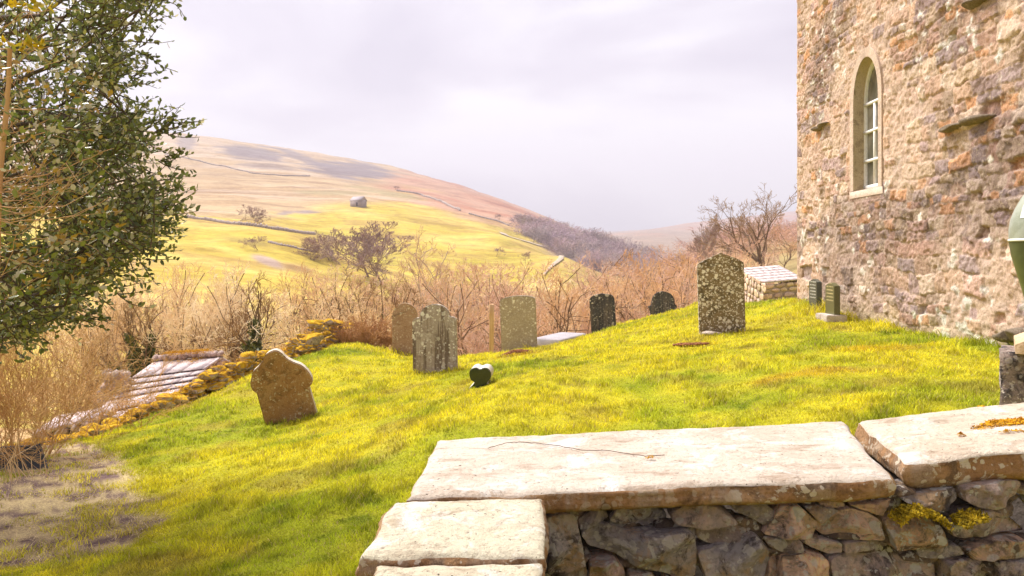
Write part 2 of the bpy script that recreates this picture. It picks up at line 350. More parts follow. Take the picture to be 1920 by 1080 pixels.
# ------------------------------------------------------------------ stone tools
def rock(rng, size, sub=2, rough=.12, col=None, cuts=5):
    bm = bmesh.new(); bmesh.ops.create_icosphere(bm, subdivisions=sub, radius=.5)
    V = np.array([v.co for v in bm.verts]); Fc = np.array([[v.index for v in f.verts] for f in bm.faces]); bm.free()
    for _ in range(cuts):
        d = rng.normal(size=3); d /= np.linalg.norm(d); k = rng.uniform(.26, .4); pr = V @ d; V -= np.outer(np.maximum(pr - k, 0), d)
    o = rng.uniform(0, 99, 3)
    V *= (1 + rough * (fbm(V[:, 0] * 3 + o[0] + V[:, 2] * 2, V[:, 1] * 3 + o[1] - V[:, 2] * 2, 7, 3) - .5)[:, None] * 2)
    V = V / (V.max(0) - V.min(0)) * np.asarray(size); return V, Fc
def rotz(V, a): c, s = math.cos(a), math.sin(a); return V @ np.array([[c, s, 0], [-s, c, 0], [0, 0, 1]])

# ------------------------------------------------------------------ church
church = empty('church', (wallx(10), 10, gz(wallx(10), 10)), label='tall rubble-stone church wall with one narrow arched window, filling the right side', cat='church')
def par(o, p):
    o.parent = p; o.matrix_parent_inverse = Matrix.Translation(-p.location); return o
s0, s1, z0, z1, st = 3.2, 14.64, -1.9, 6.6, .0155
S_ = np.arange(s0, s1 + st, st); H_ = np.arange(z0, z1, st); SS, HH = np.meshgrid(S_, H_, indexing='ij')
rs = np.random.default_rng(5)
ws = SS + (fbm(SS * 1.6, HH * 1.6, 101, 3) - .5) * .22 + (fbm(SS * 10, HH * 10, 103, 2) - .5) * .07; wh = HH + (fbm(SS * 1.1 + 7, HH * 1.4, 105, 2) - .5) * .16 + (fbm(SS * 8 + 3, HH * 8, 107, 2) - .5) * .06
rows = [z0 - .6]
while rows[-1] < z1 + .6: rows.append(rows[-1] + rs.choice([.1, .13, .16, .21, .28], p=[.2, .25, .25, .2, .1]))
rows = np.array(rows); ri = np.clip(np.searchsorted(rows, wh) - 1, 0, len(rows) - 2)
dist_v = np.minimum(wh - rows[ri], rows[ri + 1] - wh); du = np.zeros_like(ws); sid = np.zeros(ws.shape, int)
for r_ in range(len(rows) - 1):
    m = ri == r_
    if not m.any(): continue
    hh = rows[r_ + 1] - rows[r_]; js = [s0 - .8]
    while js[-1] < s1 + .8: js.append(js[-1] + hh * rs.uniform(.8, 2.6))
    js = np.array(js); w_ = ws[m]; k = np.clip(np.searchsorted(js, w_) - 1, 0, len(js) - 2)
    du[m] = np.minimum(w_ - js[k], js[k + 1] - w_); sid[m] = r_ * 997 + k
ed = np.minimum(dist_v, du) + (fbm(SS * 22, HH * 22, 109, 2) - .5) * .022
r1 = h2(sid, sid * 0 + 3, 1); r2 = h2(sid, sid * 0 + 5, 2); r3 = h2(sid, sid * 0 + 7, 3)
flush = ss(.42, .6, fbm(SS * .7, HH * .7, 113, 3))          # where pointing nearly hides the stones
stone = ss(.002, .010 + .010 * r2, ed) * (1 - .75 * flush * (r1 < .7))
tilt = (r3 - .5) * (ws % .3) * .12
rough = (fbm(SS * 14, HH * 14, 115, 4) - .5)
disp = stone * (.007 + .026 * r2 ** 1.5 + tilt * .3) + rough * .044 + (fbm(SS * 34, HH * 34, 121, 2) - .5) * .02 * (.45 + .55 * stone) + (fbm(SS * 5, HH * 5, 117, 3) - .5) * .05
deep = (r1 > .965) & (r2 < .5); disp -= deep * stone * .05
pal = np.array([(.50, .34, .26), (.54, .37, .27), (.46, .29, .23), (.40, .29, .28), (.56, .42, .31), (.62, .34, .19), (.34, .26, .26), (.55, .37, .31), (.64, .50, .40), (.42, .31, .24)])
cs = pal[(r3 * 9.999).astype(int)] * (1.0 + .45 * r1[..., None])
mort = lerp((.70, .52, .42), (.80, .62, .50), fbm(SS * 3, HH * 3, 119, 3)); ccol = lerp(mort, cs, stone * .95)
gry = ss(.40, .56, fbm(SS * .5 + HH * .12, HH * .9, 127, 4) * .75 + .32 * np.exp(-((HH - .55 - .25 * (10 - SS) * .3) / .55) ** 2) - .02 + .18 * ss(1.2, 3, HH) * ss(12, 10, SS) * .35)
ccol = lerp(ccol, ccol * np.array((.5, .5, .56)), gry * .9 * (.5 + .5 * r1))
dk = ss(.62, .68, fbm(SS * 6, HH * 7, 131, 4)); ccol = lerp(ccol, (.13, .10, .10), dk * .45 * ss(.3, .7, gry + .35))
wl = ss(.68, .72, fbm(SS * 7 + 40, HH * 7, 137, 3)) * ss(.5, .6, fbm(SS * .9, HH * .9, 139, 3)); ccol = lerp(ccol, (.85, .80, .74), wl)
for (px, py, rr) in ((1716, 590, .05), (1790, 480, .07), (1850, 447, .05), (1855, 300, .04), (1725, 405, .06), (1600, 470, .05), (1612, 440, .04), (1835, 632, .04), (1620, 505, .04)):
    s_ = 7000 / (px - 1017); h_ = (HY - py) / F * s_; ccol = lerp(ccol, (.9, .85, .78), ss(1.2, .8, np.hypot(SS - s_, HH - h_) / rr + (fbm(SS * 20, HH * 20, 141, 2) - .5)))
ccol = lerp(ccol, ccol * np.array((.75, .85, .55)), ss(-.7, -1.0, HH) * .4)
# window opening
wc, wh2 = 11.53, .44; zs, zsp, zt = 1.00, 2.36, 3.03
def arch_half(z, half, top):       # half width of the opening at height z (round-pointed head)
    z = np.asarray(z, float); t = np.clip((z - zsp) / (top - zsp), 0, 1); return half * np.where(z < zsp, 1, np.sqrt(np.maximum(0, 1 - t ** 2.1)))
open_ = (np.abs(SS - wc) < arch_half(HH, wh2 + .07, zt + .09)) & (HH > zs - .06) & (HH < zt + .09)
near = (np.abs(SS - wc) < arch_half(HH, wh2 + .2, zt + .22)) & (HH > zs - .2) & (HH < zt + .22)
disp = np.where(near, np.minimum(disp, .004) , disp)
edge_taper = ss(0, .05, s1 - SS); disp = disp * edge_taper
def wp(s, h, o): return np.stack([5 + .0407 * s - o, s + .0407 * o, h + 0 * s], -1)
V = wp(SS, HH, disp); a, b = SS.shape
I, J = np.meshgrid(np.arange(a - 1), np.arange(b - 1), indexing='ij'); keep = ~open_[:-1, :-1].ravel()
f = np.stack([I * b + J, I * b + J + 1, (I + 1) * b + J + 1, (I + 1) * b + J], -1).reshape(-1, 4)[keep]
n = NB('church_rubble', .95, .1)
v = n.attr(); v = n.mix(n.math('MULTIPLY', n.rng(n.noise(38, 5, .75), .42, .62), .55), v, n.mix(1., v, (.45, .38, .36), 'MULTIPLY'))
v = n.mix(n.math('MULTIPLY', n.rng(n.noise(17, 5, .7, .6), .55, .66), .5), v, (.72, .60, .46))
v = n.mix(n.math('MULTIPLY', n.rng(n.noise(5, 6, .8), .54, .64), .45), v, (.28, .19, .15)); v = n.mix(n.math('MULTIPLY', n.rng(n.noise(28, 5, .8), .58, .64), .55), v, (.22, .14, .11)); v = n.mix(1., v, (.95, .94, .90), 'MULTIPLY')
n.bump(n.noise(45, 6, .8), .8, .03); church_m = n.done(v)
par(link('rubble_wall', mesh_np('rubble_wall', V, [f[:, ::-1]], church_m, True, {'Col': ccol.reshape(-1, 3)})), church)
plain_m = stone_mat('church_core_stone', (.42, .30, .2), (.5, .38, .26), dark=(.15, .11, .1))
mb = MB()   # body behind the face: far (north) side, near side and top; face side left open where the grid stands
def wq(pts): return np.array([wp(np.array(s), np.array(h), o) for s, h, o in pts])
for q in ([(s1, z0, 0), (s1, z0, -6), (s1, z1, -6), (s1, z1, 0)], [(s0, z0, 0), (s0, z1, 0), (s0, z1, -6), (s0, z0, -6)], [(s0, z1, 0), (s1, z1, 0), (s1, z1, -6), (s0, z1, -6)], [(s0, z0, -6), (s0, z1, -6), (s1, z1, -6), (s1, z0, -6)]):
    mb.add(wq(q), [(0, 1, 2, 3)])
par(link('tower_body', mb.build('tower_body', plain_m)), church)
# corner stones, irregular, dark edged
mb = MB(); rq = np.random.default_rng(8); z = z0
while z < z1:
    hh = rq.uniform(.18, .34); ln = rq.choice([.28, .5]); V_, F_ = rock(rq, (.22, ln, hh * .96), 3, .05, cuts=0)
    V_ = np.sign(V_) * (np.abs(V_ / np.array([.11, ln / 2, hh * .48])) ** .35) * np.array([.11, ln / 2, hh * .48])
    V_ += (rq.random(V_.shape) - .5) * .008; V_ += np.array([wallx(s1) + .1, s1 - ln / 2 + .02, z + hh / 2])
    cc = pal[rq.integers(0, 8)] * rq.uniform(.75, 1.05) ; mb.add(V_, F_, cc); z += hh
par(link('quoin', mb.build('quoin', church_m, True), label='squared corner stones at the left edge of the church wall'), church)
# dressed surround
dress_m = stone_mat('dressed_sandstone', (.56, .43, .34), (.64, .50, .40), fine=40, bump=.6, dark=(.38, .28, .22), darkamt=.5)
revl_m = stone_mat('reveal_stone', (.44, .35, .22), (.52, .42, .28), fine=60, bump=.5, dark=(.2, .15, .09))
win = empty('window', (wallx(wc), wc, zs)); win.parent = church; win.matrix_parent_inverse = Matrix.Translation(-church.location)
def outline(half, top, bot, nseg=14):
    zz = [bot] + list(np.linspace(bot, zsp, 5)[1:]); t = np.linspace(0, 1, nseg)[1:]
    zz += list(zsp + (top - zsp) * np.sin(t * np.pi / 2)); L_ = [(-(arch_half(z, half, top)), z) for z in zz]; L_[-1] = (0, top)
    return [(float(x), float(z)) for x, z in L_] + [(-float(x), float(z)) for x, z in L_[-2::-1]]
def ring(o1, o2, d1, d2, mb):
    n_ = len(o1); V = []
    for (x, z) in o1: V.append(wp(np.array(wc + x), np.array(z), d1))
    for (x, z) in o2: V.append(wp(np.array(wc + x), np.array(z), d2))
    mb.add(V, [(i, i + 1, n_ + i + 1, n_ + i) for i in range(n_ - 1)])
oi = outline(wh2, zt, zs); oo = outline(wh2 + .125, zt + .14, zs - .01)
mb = MB(); ring(oo, oi, .021, .018, mb); ring(oo, oo, -.03, .021, mb)
par(link('window_surround', mb.build('window_surround', dress_m)), win)
mb = MB(); ring(oi, oi, .018, -.32, mb)
par(link('window_reveal', mb.build('window_reveal', revl_m)), win)
mb = MB(); a_, b_ = wc - wh2 - .15, wc + wh2 + .15
V = [wp(np.array(s), np.array(h), o) for s, h, o in ((a_, zs - .12, .012), (b_, zs - .12, .012), (b_, zs - .012, .018), (a_, zs - .012, .018), (a_, zs + .012, -.3), (b_, zs + .012, -.3))]
mb.add(V, [(0, 1, 2, 3), (3, 2, 5, 4)]); par(link('sill', mb.build('sill', dress_m)), win)
n = NB('white_window_paint', .5, .4); white_m = n.done(n.mix(n.rng(n.noise(20, 3), .4, .7), (.8, .79, .76), (.72, .7, .66)))
mb = MB(); fi = outline(wh2 - .055, zt - .07, zs + .07); D = -.15
ring(oi, fi, D, D, mb); ring(fi, fi, D, D - .05, mb)
# bottom rail
def bar(s0_, s1_, h0, h1, o0=D + .006, o1=D - .05):
    V = [wp(np.array(s), np.array(h), o) for o in (o0, o1) for s, h in ((s0_, h0), (s1_, h0), (s1_, h1), (s0_, h1))]
    mb.add(V, [(0, 1, 2, 3), (4, 7, 6, 5), (0, 4, 5, 1), (1, 5, 6, 2), (2, 6, 7, 3), (3, 7, 4, 0)])
bar(wc - wh2, wc + wh2, zs + .012, zs + .075)
for zz in (1.46, 1.92, 2.36): bar(wc - wh2, wc + wh2, zz - .022, zz + .022)
bar(wc + .045, wc + .09, zs + .07, 2.36, D + .004, D - .046)
par(link('window_frame', mb.build('window_frame', white_m)), win)
n = NB('window_glass', .08, .6); n.b.inputs['Metallic'].default_value = 0; n.bump(n.noise(5, 2), .08, .05); glass_m = n.done(n.mix(n.rng(n.noise(2, 3), .4, .6), (.10, .095, .07), (.2, .18, .14)))
mb = MB(); o3 = outline(wh2 - .03, zt - .04, zs + .03); cpt = wp(np.array(wc), np.array(1.8), D - .035)
V = [cpt] + [wp(np.array(wc + x), np.array(z), D - .035) for x, z in o3]; mb.add(V, [(0, i, i % len(o3) + 1) for i in range(1, len(o3) + 1)])
par(link('pane', mb.build('pane', glass_m)), win)
# projecting ledge stones on the wall
for (px, py, px2, py2, t) in ((1772, 245, 1856, 222, .06), (1818, 8, 1866, -6, .07), (1885, 632, 1935, 628, .16), (1530, 240, 1556, 236, .04)):
    sa = 7000 / (px - 1017); sb = 7000 / (px2 - 1017); h_ = (HY - (py + py2) / 2) / F * (sa + sb) / 2; mb = MB()
    for q in range(2):
        V_, F_ = rock(rq, (.2 + t, abs(sa - sb) / 2 * 1.15, .05 + t * .7), 3, .1, cuts=3); sm = sa + (sb - sa) * (.27 + .46 * q); V_ += np.array([wallx(sm) - .02, sm, h_ + .015 * q]); mb.add(V_, F_, (.27, .22, .17))
    par(link('projecting_stone', mb.build('projecting_stone', church_m, True)), church)

# ------------------------------------------------------------------ grave stones
def gravestone(name, prof, px, py, d, yaw, lean, thick, mat, label, back=0, extra=None, cat='gravestone', sink=.12, name2='slab', bev=.012, low=False):
    """prof: outline (u, v) in metres, v up from the ground; front faces the camera"""
    X, Y, Z = W(px, py, d)
    bm = bmesh.new(); pf = [(u, v if (v > .001 or low) else -sink) for u, v in prof]
    vs = [bm.verts.new((u, -thick / 2, v)) for u, v in pf]; fc = bm.faces.new(vs)
    r_ = bmesh.ops.extrude_face_region(bm, geom=[fc]); bmesh.ops.translate(bm, vec=(0, thick, 0), verts=[g for g in r_['geom'] if isinstance(g, bmesh.types.BMVert)])
    bmesh.ops.recalc_face_normals(bm, faces=bm.faces)
    bmesh.ops.bevel(bm, geom=[e for e in bm.edges if abs((e.verts[0].co - e.verts[1].co).y) < 1e-5], offset=bev, segments=2, affect='EDGES', clamp_overlap=True)
    me = bpy.data.meshes.new(name2); bm.to_mesh(me); bm.free(); me.materials.append(mat)
    o = link(name, me, loc=(X, Y, Z), label=label, cat=cat, group='gravestones in the churchyard')
    o.rotation_euler = Matrix.Rotation(yaw, 3, 'Z').to_euler()
    o.rotation_euler = (Matrix.Rotation(yaw, 3, 'Z') @ Matrix.Rotation(lean, 3, 'Y') @ Matrix.Rotation(back, 3, 'X')).to_euler()
    return o
def prof_px(pts, cx, base, d): return [((x - cx) / F * d, max(0, (base - y) / F * d)) for x, y in pts]
def arc(x0, y0, x1, y1, xm, ym, n=12):    # smooth quadratic through the mid point
    if n >= 11:                                   # half ellipse-like crown
        a = np.linspace(0, np.pi, n); yb = lambda q: y0 + (y1 - y0) * q
        return [(x0 + (x1 - x0) * (1 - math.cos(q)) / 2, yb((1 - math.cos(q)) / 2) + (ym - (y0 + y1) / 2) * math.sin(q)) for q in a]
    cxp, cyp = 2 * xm - (x0 + x1) / 2, 2 * ym - (y0 + y1) / 2; t = np.linspace(0, 1, n)
    return [((1 - a) ** 2 * x0 + 2 * a * (1 - a) * cxp + a * a * x1, (1 - a) ** 2 * y0 + 2 * a * (1 - a) * cyp + a * a * y1) for a in t]
grey_m = stone_mat('grey_lichened_gritstone', (.42, .34, .28), (.50, .42, .35), (.33, .26, .21), (.84, .80, .72), 12, .5, .4, (.75, .6, .04), streak=(.18, .13, .10))
grey2_m = stone_mat('grey_brown_gritstone', (.38, .31, .235), (.45, .37, .28), None, (.8, .75, .66), 14, .42, .3, (.72, .58, .05))
tall_m = stone_mat('mottled_lichened_stone', (.24, .175, .095), (.32, .24, .14), (.14, .11, .07), (.86, .80, .70), 15, .5, .9, dark=(.06, .05, .035), lmin=.8)
brown_m = stone_mat('rust_brown_sandstone', (.36, .19, .075), (.42, .25, .11), (.27, .14, .06), (.62, .55, .36), 13, .32, .22, dark=(.13, .075, .03), bump=.35)
black_m = stone_mat('dark_slate_stone', (.055, .05, .055), (.085, .08, .085), None, (.62, .55, .48), 7, .45, .25, streak=(.15, .12, .11))
pink_m = stone_mat('pinkish_weathered_stone', (.37, .23, .15), (.43, .28, .19), (.30, .18, .11), (.62, .52, .4), 16, .45, .5)
# leaning brown stone, ogee crown
def smooth_pts(P, k=4):
    P = np.array(P, float); out = [P[0]]
    for i in range(len(P) - 1):
        p0, p1, p2, p3 = P[max(i - 1, 0)], P[i], P[i + 1], P[min(i + 2, len(P) - 1)]
        for t in np.linspace(0, 1, k + 1)[1:]: out.append(.5 * (2 * p1 + (p2 - p0) * t + (2 * p0 - 5 * p1 + 4 * p2 - p3) * t * t + (3 * p1 - p0 - 3 * p2 + p3) * t ** 3))
    return [tuple(p) for p in out]
bp = smooth_pts([(486, 732), (479, 726), (475, 715), (477, 703), (480, 691), (490, 681), (497, 671), (505, 658), (519, 651.5), (530, 656), (539, 666), (551, 674), (565, 680), (576, 690), (584, 703), (586, 715), (580, 723)])
lp = [((x - 544) / F * 10, (786 - y) / F * 10) for x, y in [(505, 812)] + bp + [(603, 812)]]
gravestone('gravestone', lp, 544, 786, 10, R(10), 0, .13, brown_m, 'rust-brown shouldered gravestone with a rounded crown, leaning left on the slope', R(6), sink=.25, low=True)
rim_ = bpy.data.objects['gravestone']; rim_.data.materials.append(stone_mat('pale_lichened_rim', (.60, .52, .42), (.72, .64, .54), dark=(.25, .16, .1))); [setattr(p, 'material_index', 1) for p in rim_.data.polygons if abs(p.normal.y) < .8 and (p.normal.z > .1 or p.normal.x > .2)]
# grey round-topped with small shoulders (775-858)
pts = [(775, 702), (774, 603)] + arc(774, 603, 787, 594, 778, 596, 5) + arc(788, 592, 844, 590, 816, 569, 15) + arc(845, 592, 857, 602, 855, 595, 5) + [(859, 694)]
p_ = prof_px(pts, 816, 698, 11.8); p_ = [(u, v if i not in (0, len(p_) - 1) else 0) for i, (u, v) in enumerate(p_)]
gravestone('gravestone', p_, 816, 699, 11.8, R(-5), R(-.5), .1, grey_m, 'grey streaked gravestone with a domed top and two yellow lichen spots', R(-1))
# pinkish arched one behind
pts = [(736, 665), (735, 590)] + arc(735, 592, 783, 592, 758, 566, 15) + [(783, 665)]
gravestone('gravestone', prof_px(pts, 759, 665, 15.4), 759, 667, 15.4, R(4), R(.5), .1, pink_m, 'pinkish round-arched gravestone half hidden behind the grey domed one')
# squat grey-brown with slightly arched top
pts = [(941, 658), (939, 567)] + arc(939, 564, 1006, 561, 972, 554, 11) + [(1008, 658)]
gravestone('gravestone', prof_px(pts, 974, 658, 15), 974, 658, 15, R(-6), R(-1.2), .11, grey2_m, 'grey-brown square gravestone with a shallow curved top beside the wooden post')
# dark angular
pts = [(1109, 622), (1107, 562)] + arc(1107, 562, 1120, 553, 1112, 556, 4) + [(1130, 551), (1144, 553)] + arc(1144, 553, 1154, 561, 1151, 556, 4) + [(1156, 622)]
gravestone('gravestone', prof_px(pts, 1132, 622, 19.4), 1132, 621, 19.4, R(-6), R(-2), .11, black_m, 'dark slate gravestone with clipped corners and a pale stain down its middle')
# arched dark with small side knobs
pts = [(1220, 598), (1218, 580), (1215, 577), (1216, 573), (1220, 573)] + arc(1221, 571, 1242, 546, 1226, 553, 8) + arc(1242, 546, 1264, 570, 1259, 553, 8)[1:] + [(1267, 572), (1268, 576), (1265, 579), (1266, 598)]
gravestone('gravestone', prof_px(pts, 1242, 598, 24), 1243, 598, 24, R(-4), R(-1), .12, black_m, 'dark pointed-arch gravestone with small side knobs on the brow of the grass')
# tall lichened, gabled
pts = [(1311, 627), (1308, 506), (1309, 500), (1322, 492), (1351, 479), (1380, 490), (1392, 497), (1393, 502), (1395, 627)]
gravestone('gravestone', prof_px(pts, 1352, 627, 12.4), 1353, 622, 12.4, R(-7), R(-.5), .11, tall_m, 'tallest gravestone, gabled top, thickly spotted with pale lichen')
par_t = rock(np.random.default_rng(3), (.35, .2, .07), 3); V_ = par_t[0] + np.array(W(1335, 625, 12.2)); mb = MB(); mb.add(V_, par_t[1])
link('footing_stone', mb.build('footing_stone', grey_m, True), label='low whitish footing stone in the grass under the tall lichened gravestone', cat='stone')
# small heart-shaped black memorial
hp = smooth_pts([(882, 757), (892, 746), (886, 741), (883, 733), (884, 724), (889, 719), (896, 717.5), (903, 720.5), (910, 717.5), (918, 719), (923, 726), (923, 735), (919, 742), (916, 747), (926, 757)], 3)
hp = [((x - 903) / F * 9.3, (751 - y) / F * 9.3) for x, y in hp]
n = NB('polished_black_granite', .12, .6); blk = n.done(n.mix(n.rng(n.noise(120, 2), .5, .7), (.012, .022, .018), (.03, .045, .035)))
mem_ = gravestone('memorial_stone', hp, 903, 751, 9.3, R(-6), 0, .24, blk, 'small black polished heart-shaped memorial alone on the open grass', R(3), cat="memorial", bev=.006, low=True); mem_.data.materials.append(stone_mat('pale_granite_and_sky_sheen', (.7, .66, .6), (.6, .56, .5), fine=90)); [setattr(p, 'material_index', 1) for p in mem_.data.polygons if abs(p.normal.y) < .5]; bpy.data.objects["memorial_stone"].location.z = gz(*W(903, 751, 9.3)[:2]) + .02  # pale top paints in the sky's reflection, along with pale rough granite sides
# pair of small modern stones by the church wall: faces turned left, thin side towards the camera
def letters(n, base, col):
    sp_ = nn(n.t, 'ShaderNodeSeparateXYZ'); n.l(n.co, sp_.inputs[0]); ge_ = nn(n.t, 'ShaderNodeNewGeometry'); sn_ = nn(n.t, 'ShaderNodeSeparateXYZ'); n.l(ge_.outputs['Normal'], sn_.inputs[0])
    a_ = n.math('SINE', n.math('MULTIPLY', sp_.outputs[2], 114.0)); m_ = n.rng(a_, .45, .6); m_ = n.math('MULTIPLY', m_, n.rng(n.noise(1, 3, .8, 0, n.map((1, 70, 17))), .46, .5))
    m_ = n.math('MULTIPLY', m_, n.math('LESS_THAN', n.math('ABSOLUTE', sp_.outputs[1]), .14)); m_ = n.math('MULTIPLY', m_, n.math('LESS_THAN', sn_.outputs[0], -.9)); m_ = n.math('MULTIPLY', m_, n.math('GREATER_THAN', sp_.outputs[2], .2))
    return n.mix(m_, base, col)
n = NB('olive_granite', .3, .5); oliv = n.done(letters(n, n.mix(n.rng(n.noise(90, 3), .4, .7), (.085, .085, .035), (.15, .14, .06)), (.5, .42, .22)))
n = NB('grey_granite', .25, .5); ggr = n.done(letters(n, n.mix(n.rng(n.noise(90, 3), .4, .7), (.06, .07, .055), (.11, .12, .1)), (.5, .5, .46)))

pale_m = stone_mat('pale_plinth_stone', (.5, .42, .36), (.62, .54, .48), dark=(.3, .2, .14))
for (xl, yb, y0t, m, lab, wid, dd) in ((1520, 585, 520, ggr, 'small grey polished headstone on a pale plinth, left of the pair by the church', .6, 13.15), (1554, 593, 527, oliv, 'small olive polished headstone with gilt lettering, right of the pair by the church', .6, 12.05)):
    near = {1520: 1547, 1554: 1582}[xl]; sidepx = {1520: 1537, 1554: 1571}[xl]
    # front face runs from xl (far) to sidepx (near); front face plane X = x0 + .0407 Y
    Yn = dd - .3; Xn = (sidepx - CX) / F * Yn; zb = (HY - yb) / F * Yn; H = (yb - y0t - 4) / F * Yn
    th_ = (near - sidepx) / F * Yn
    e_ = empty('headstone', (Xn, Yn + .3, zb), 0, label=lab, cat='gravestone', group='gravestones in the churchyard'); e_.rotation_euler = (0, 0, R(-2.3))
    bm = bmesh.new(); pf = [(-.19, 0), (-.19, H - .05), (-.08, H - .02), (0, H), (.08, H - .02), (.19, H - .05), (.19, 0)]
    vs = [bm.verts.new((0, u, v)) for u, v in pf]; fc = bm.faces.new(vs); r_ = bmesh.ops.extrude_face_region(bm, geom=[fc])
    bmesh.ops.translate(bm, vec=(th_, 0, 0), verts=[g for g in r_['geom'] if isinstance(g, bmesh.types.BMVert)]); bmesh.ops.recalc_face_normals(bm, faces=bm.faces)
    bmesh.ops.bevel(bm, geom=list(bm.edges), offset=.006, segments=2, affect='EDGES')
    me = bpy.data.meshes.new('tablet'); bm.to_mesh(me); bm.free(); me.materials.append(m); link('tablet', me, e_)
    bm = bmesh.new(); bmesh.ops.create_cube(bm, size=1); bmesh.ops.scale(bm, vec=(.32, .5, .14), verts=bm.verts); bmesh.ops.translate(bm, vec=(.02, 0, -.06), verts=bm.verts)
    bmesh.ops.bevel(bm, geom=list(bm.edges), offset=.012, segments=2, affect='EDGES'); me = bpy.data.meshes.new('plinth'); bm.to_mesh(me); bm.free(); me.materials.append(pale_m); link('plinth', me, e_)

# ------------------------------------------------------------------ foreground dry-stone wall with coping slabs
fw = empty('dry_stone_wall', (.9, 2.6, gz(.9, 2.6)), label='foreground dry-stone wall of rough angular stones capped with broad pale slabs', cat='wall')
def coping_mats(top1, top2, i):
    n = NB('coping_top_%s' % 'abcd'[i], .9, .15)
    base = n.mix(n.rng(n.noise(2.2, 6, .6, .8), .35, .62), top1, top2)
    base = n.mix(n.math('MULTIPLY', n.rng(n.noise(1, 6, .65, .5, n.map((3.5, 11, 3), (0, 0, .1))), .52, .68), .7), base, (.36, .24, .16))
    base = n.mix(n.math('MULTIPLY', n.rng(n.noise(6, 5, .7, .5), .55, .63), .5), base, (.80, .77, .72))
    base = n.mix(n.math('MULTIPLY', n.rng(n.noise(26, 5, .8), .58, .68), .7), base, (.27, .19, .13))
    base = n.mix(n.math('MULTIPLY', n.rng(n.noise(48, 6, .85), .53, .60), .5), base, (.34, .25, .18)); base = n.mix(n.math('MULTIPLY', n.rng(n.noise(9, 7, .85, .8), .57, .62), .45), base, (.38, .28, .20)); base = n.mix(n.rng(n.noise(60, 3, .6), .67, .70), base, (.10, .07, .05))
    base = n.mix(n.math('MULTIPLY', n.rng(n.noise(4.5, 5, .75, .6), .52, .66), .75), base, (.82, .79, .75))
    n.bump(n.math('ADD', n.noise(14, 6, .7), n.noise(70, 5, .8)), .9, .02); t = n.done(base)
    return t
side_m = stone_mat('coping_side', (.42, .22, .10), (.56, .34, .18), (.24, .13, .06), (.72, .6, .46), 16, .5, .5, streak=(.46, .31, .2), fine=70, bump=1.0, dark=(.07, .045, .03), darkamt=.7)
n = NB('green_lichen'); glich = n.done(n.mix(n.rng(n.noise(20, 4), .4, .6), (.25, .27, .11), (.36, .36, .19)))
def slab(corners, thick, mat, seed, wob=.012, label=None, tilt_th=None):
    """corners: near-left, near-right, far-right, far-left as (px, py, d)"""
    P = [np.array(W(*c)) for c in corners]; rg = np.random.default_rng(seed); nu, nv = 130, 70
    U, Vv = np.meshgrid(np.linspace(0, 1, nu), np.linspace(0, 1, nv), indexing='ij')
    T = ((1 - U) * (1 - Vv))[..., None] * P[0] + (U * (1 - Vv))[..., None] * P[1] + (U * Vv)[..., None] * P[2] + ((1 - U) * Vv)[..., None] * P[3]
    du_ = np.minimum(U, 1 - U) * np.linalg.norm(P[1] - P[0]); dv_ = np.minimum(Vv, 1 - Vv) * np.linalg.norm(P[3] - P[0])
    cen = T.mean((0, 1)); x, y = T[..., 0], T[..., 1]
    ew = np.exp(-np.minimum(du_, dv_) / .03)
    T[..., 0] += (fbm(x * 6, y * 6, seed, 4) - .5) * wob * 2.6 * ew * 1.3; T[..., 1] += (fbm(x * 6 + 5, y * 6, seed + 9, 4) - .5) * wob * 3.2 * ew
    e_ = np.minimum(du_, dv_); T[..., 2] -= .014 * np.exp(-e_ / .012) ; T[..., 2] += (fbm(x * 3, y * 3, seed + 3, 3) - .5) * .014 + (fbm(x * 16, y * 16, seed + 4, 4) - .5) * .010
    top = T.reshape(-1, 3); idx = np.arange(nu * nv).reshape(nu, nv)
    f4 = np.stack([idx[:-1, :-1], idx[1:, :-1], idx[1:, 1:], idx[:-1, 1:]], -1).reshape(-1, 4)
    bnd = np.concatenate([idx[:, 0], idx[-1, 1:], idx[-2::-1, -1], idx[0, -2:0:-1]]); B = top[bnd]; nb = len(B); ns = 9; Vs = [top]; fm = [np.zeros(len(f4), int)]; F_ = [f4]
    out = B - cen; out[:, 2] = 0; out /= np.linalg.norm(out, axis=1, keepdims=True); prev = bnd; k = nu * nv; arcx = np.arange(nb) * .02
    for s_ in range(1, ns + 1):
        q = s_ / ns; R_ = B.copy(); R_[:, 2] -= thick * q * (1 + (fbm(arcx * .9, arcx * 0, seed + 12, 3) - .5) * .5)
        am = (fbm(arcx * 2.2, np.full(nb, q * 3.), seed + 20, 4) - .5) * .03 - .022 * ss(.75, 1, q) + .008 * math.sin(q * 3.14)
        R_ += out * am[:, None]; cur = np.arange(nb) + k; k += nb; Vs.append(R_)
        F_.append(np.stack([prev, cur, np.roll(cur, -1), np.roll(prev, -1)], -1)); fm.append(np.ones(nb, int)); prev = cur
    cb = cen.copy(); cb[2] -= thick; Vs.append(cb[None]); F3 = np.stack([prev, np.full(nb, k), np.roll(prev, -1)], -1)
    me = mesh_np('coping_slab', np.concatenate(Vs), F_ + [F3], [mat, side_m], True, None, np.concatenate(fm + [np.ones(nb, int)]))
    o = link('coping_slab', me, label=label); par(o, fw); return T
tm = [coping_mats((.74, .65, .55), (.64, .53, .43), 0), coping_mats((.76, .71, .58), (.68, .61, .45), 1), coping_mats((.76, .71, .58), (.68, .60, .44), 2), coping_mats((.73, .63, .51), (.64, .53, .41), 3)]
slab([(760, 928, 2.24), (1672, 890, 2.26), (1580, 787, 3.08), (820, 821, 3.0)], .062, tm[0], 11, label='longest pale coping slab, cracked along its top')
slab([(680, 1038, 1.815), (1020, 1042, 1.80), (1017, 929, 2.225), (742, 938, 2.20)], .06, tm[1], 23, label='whitish square coping slab on the return of the wall')
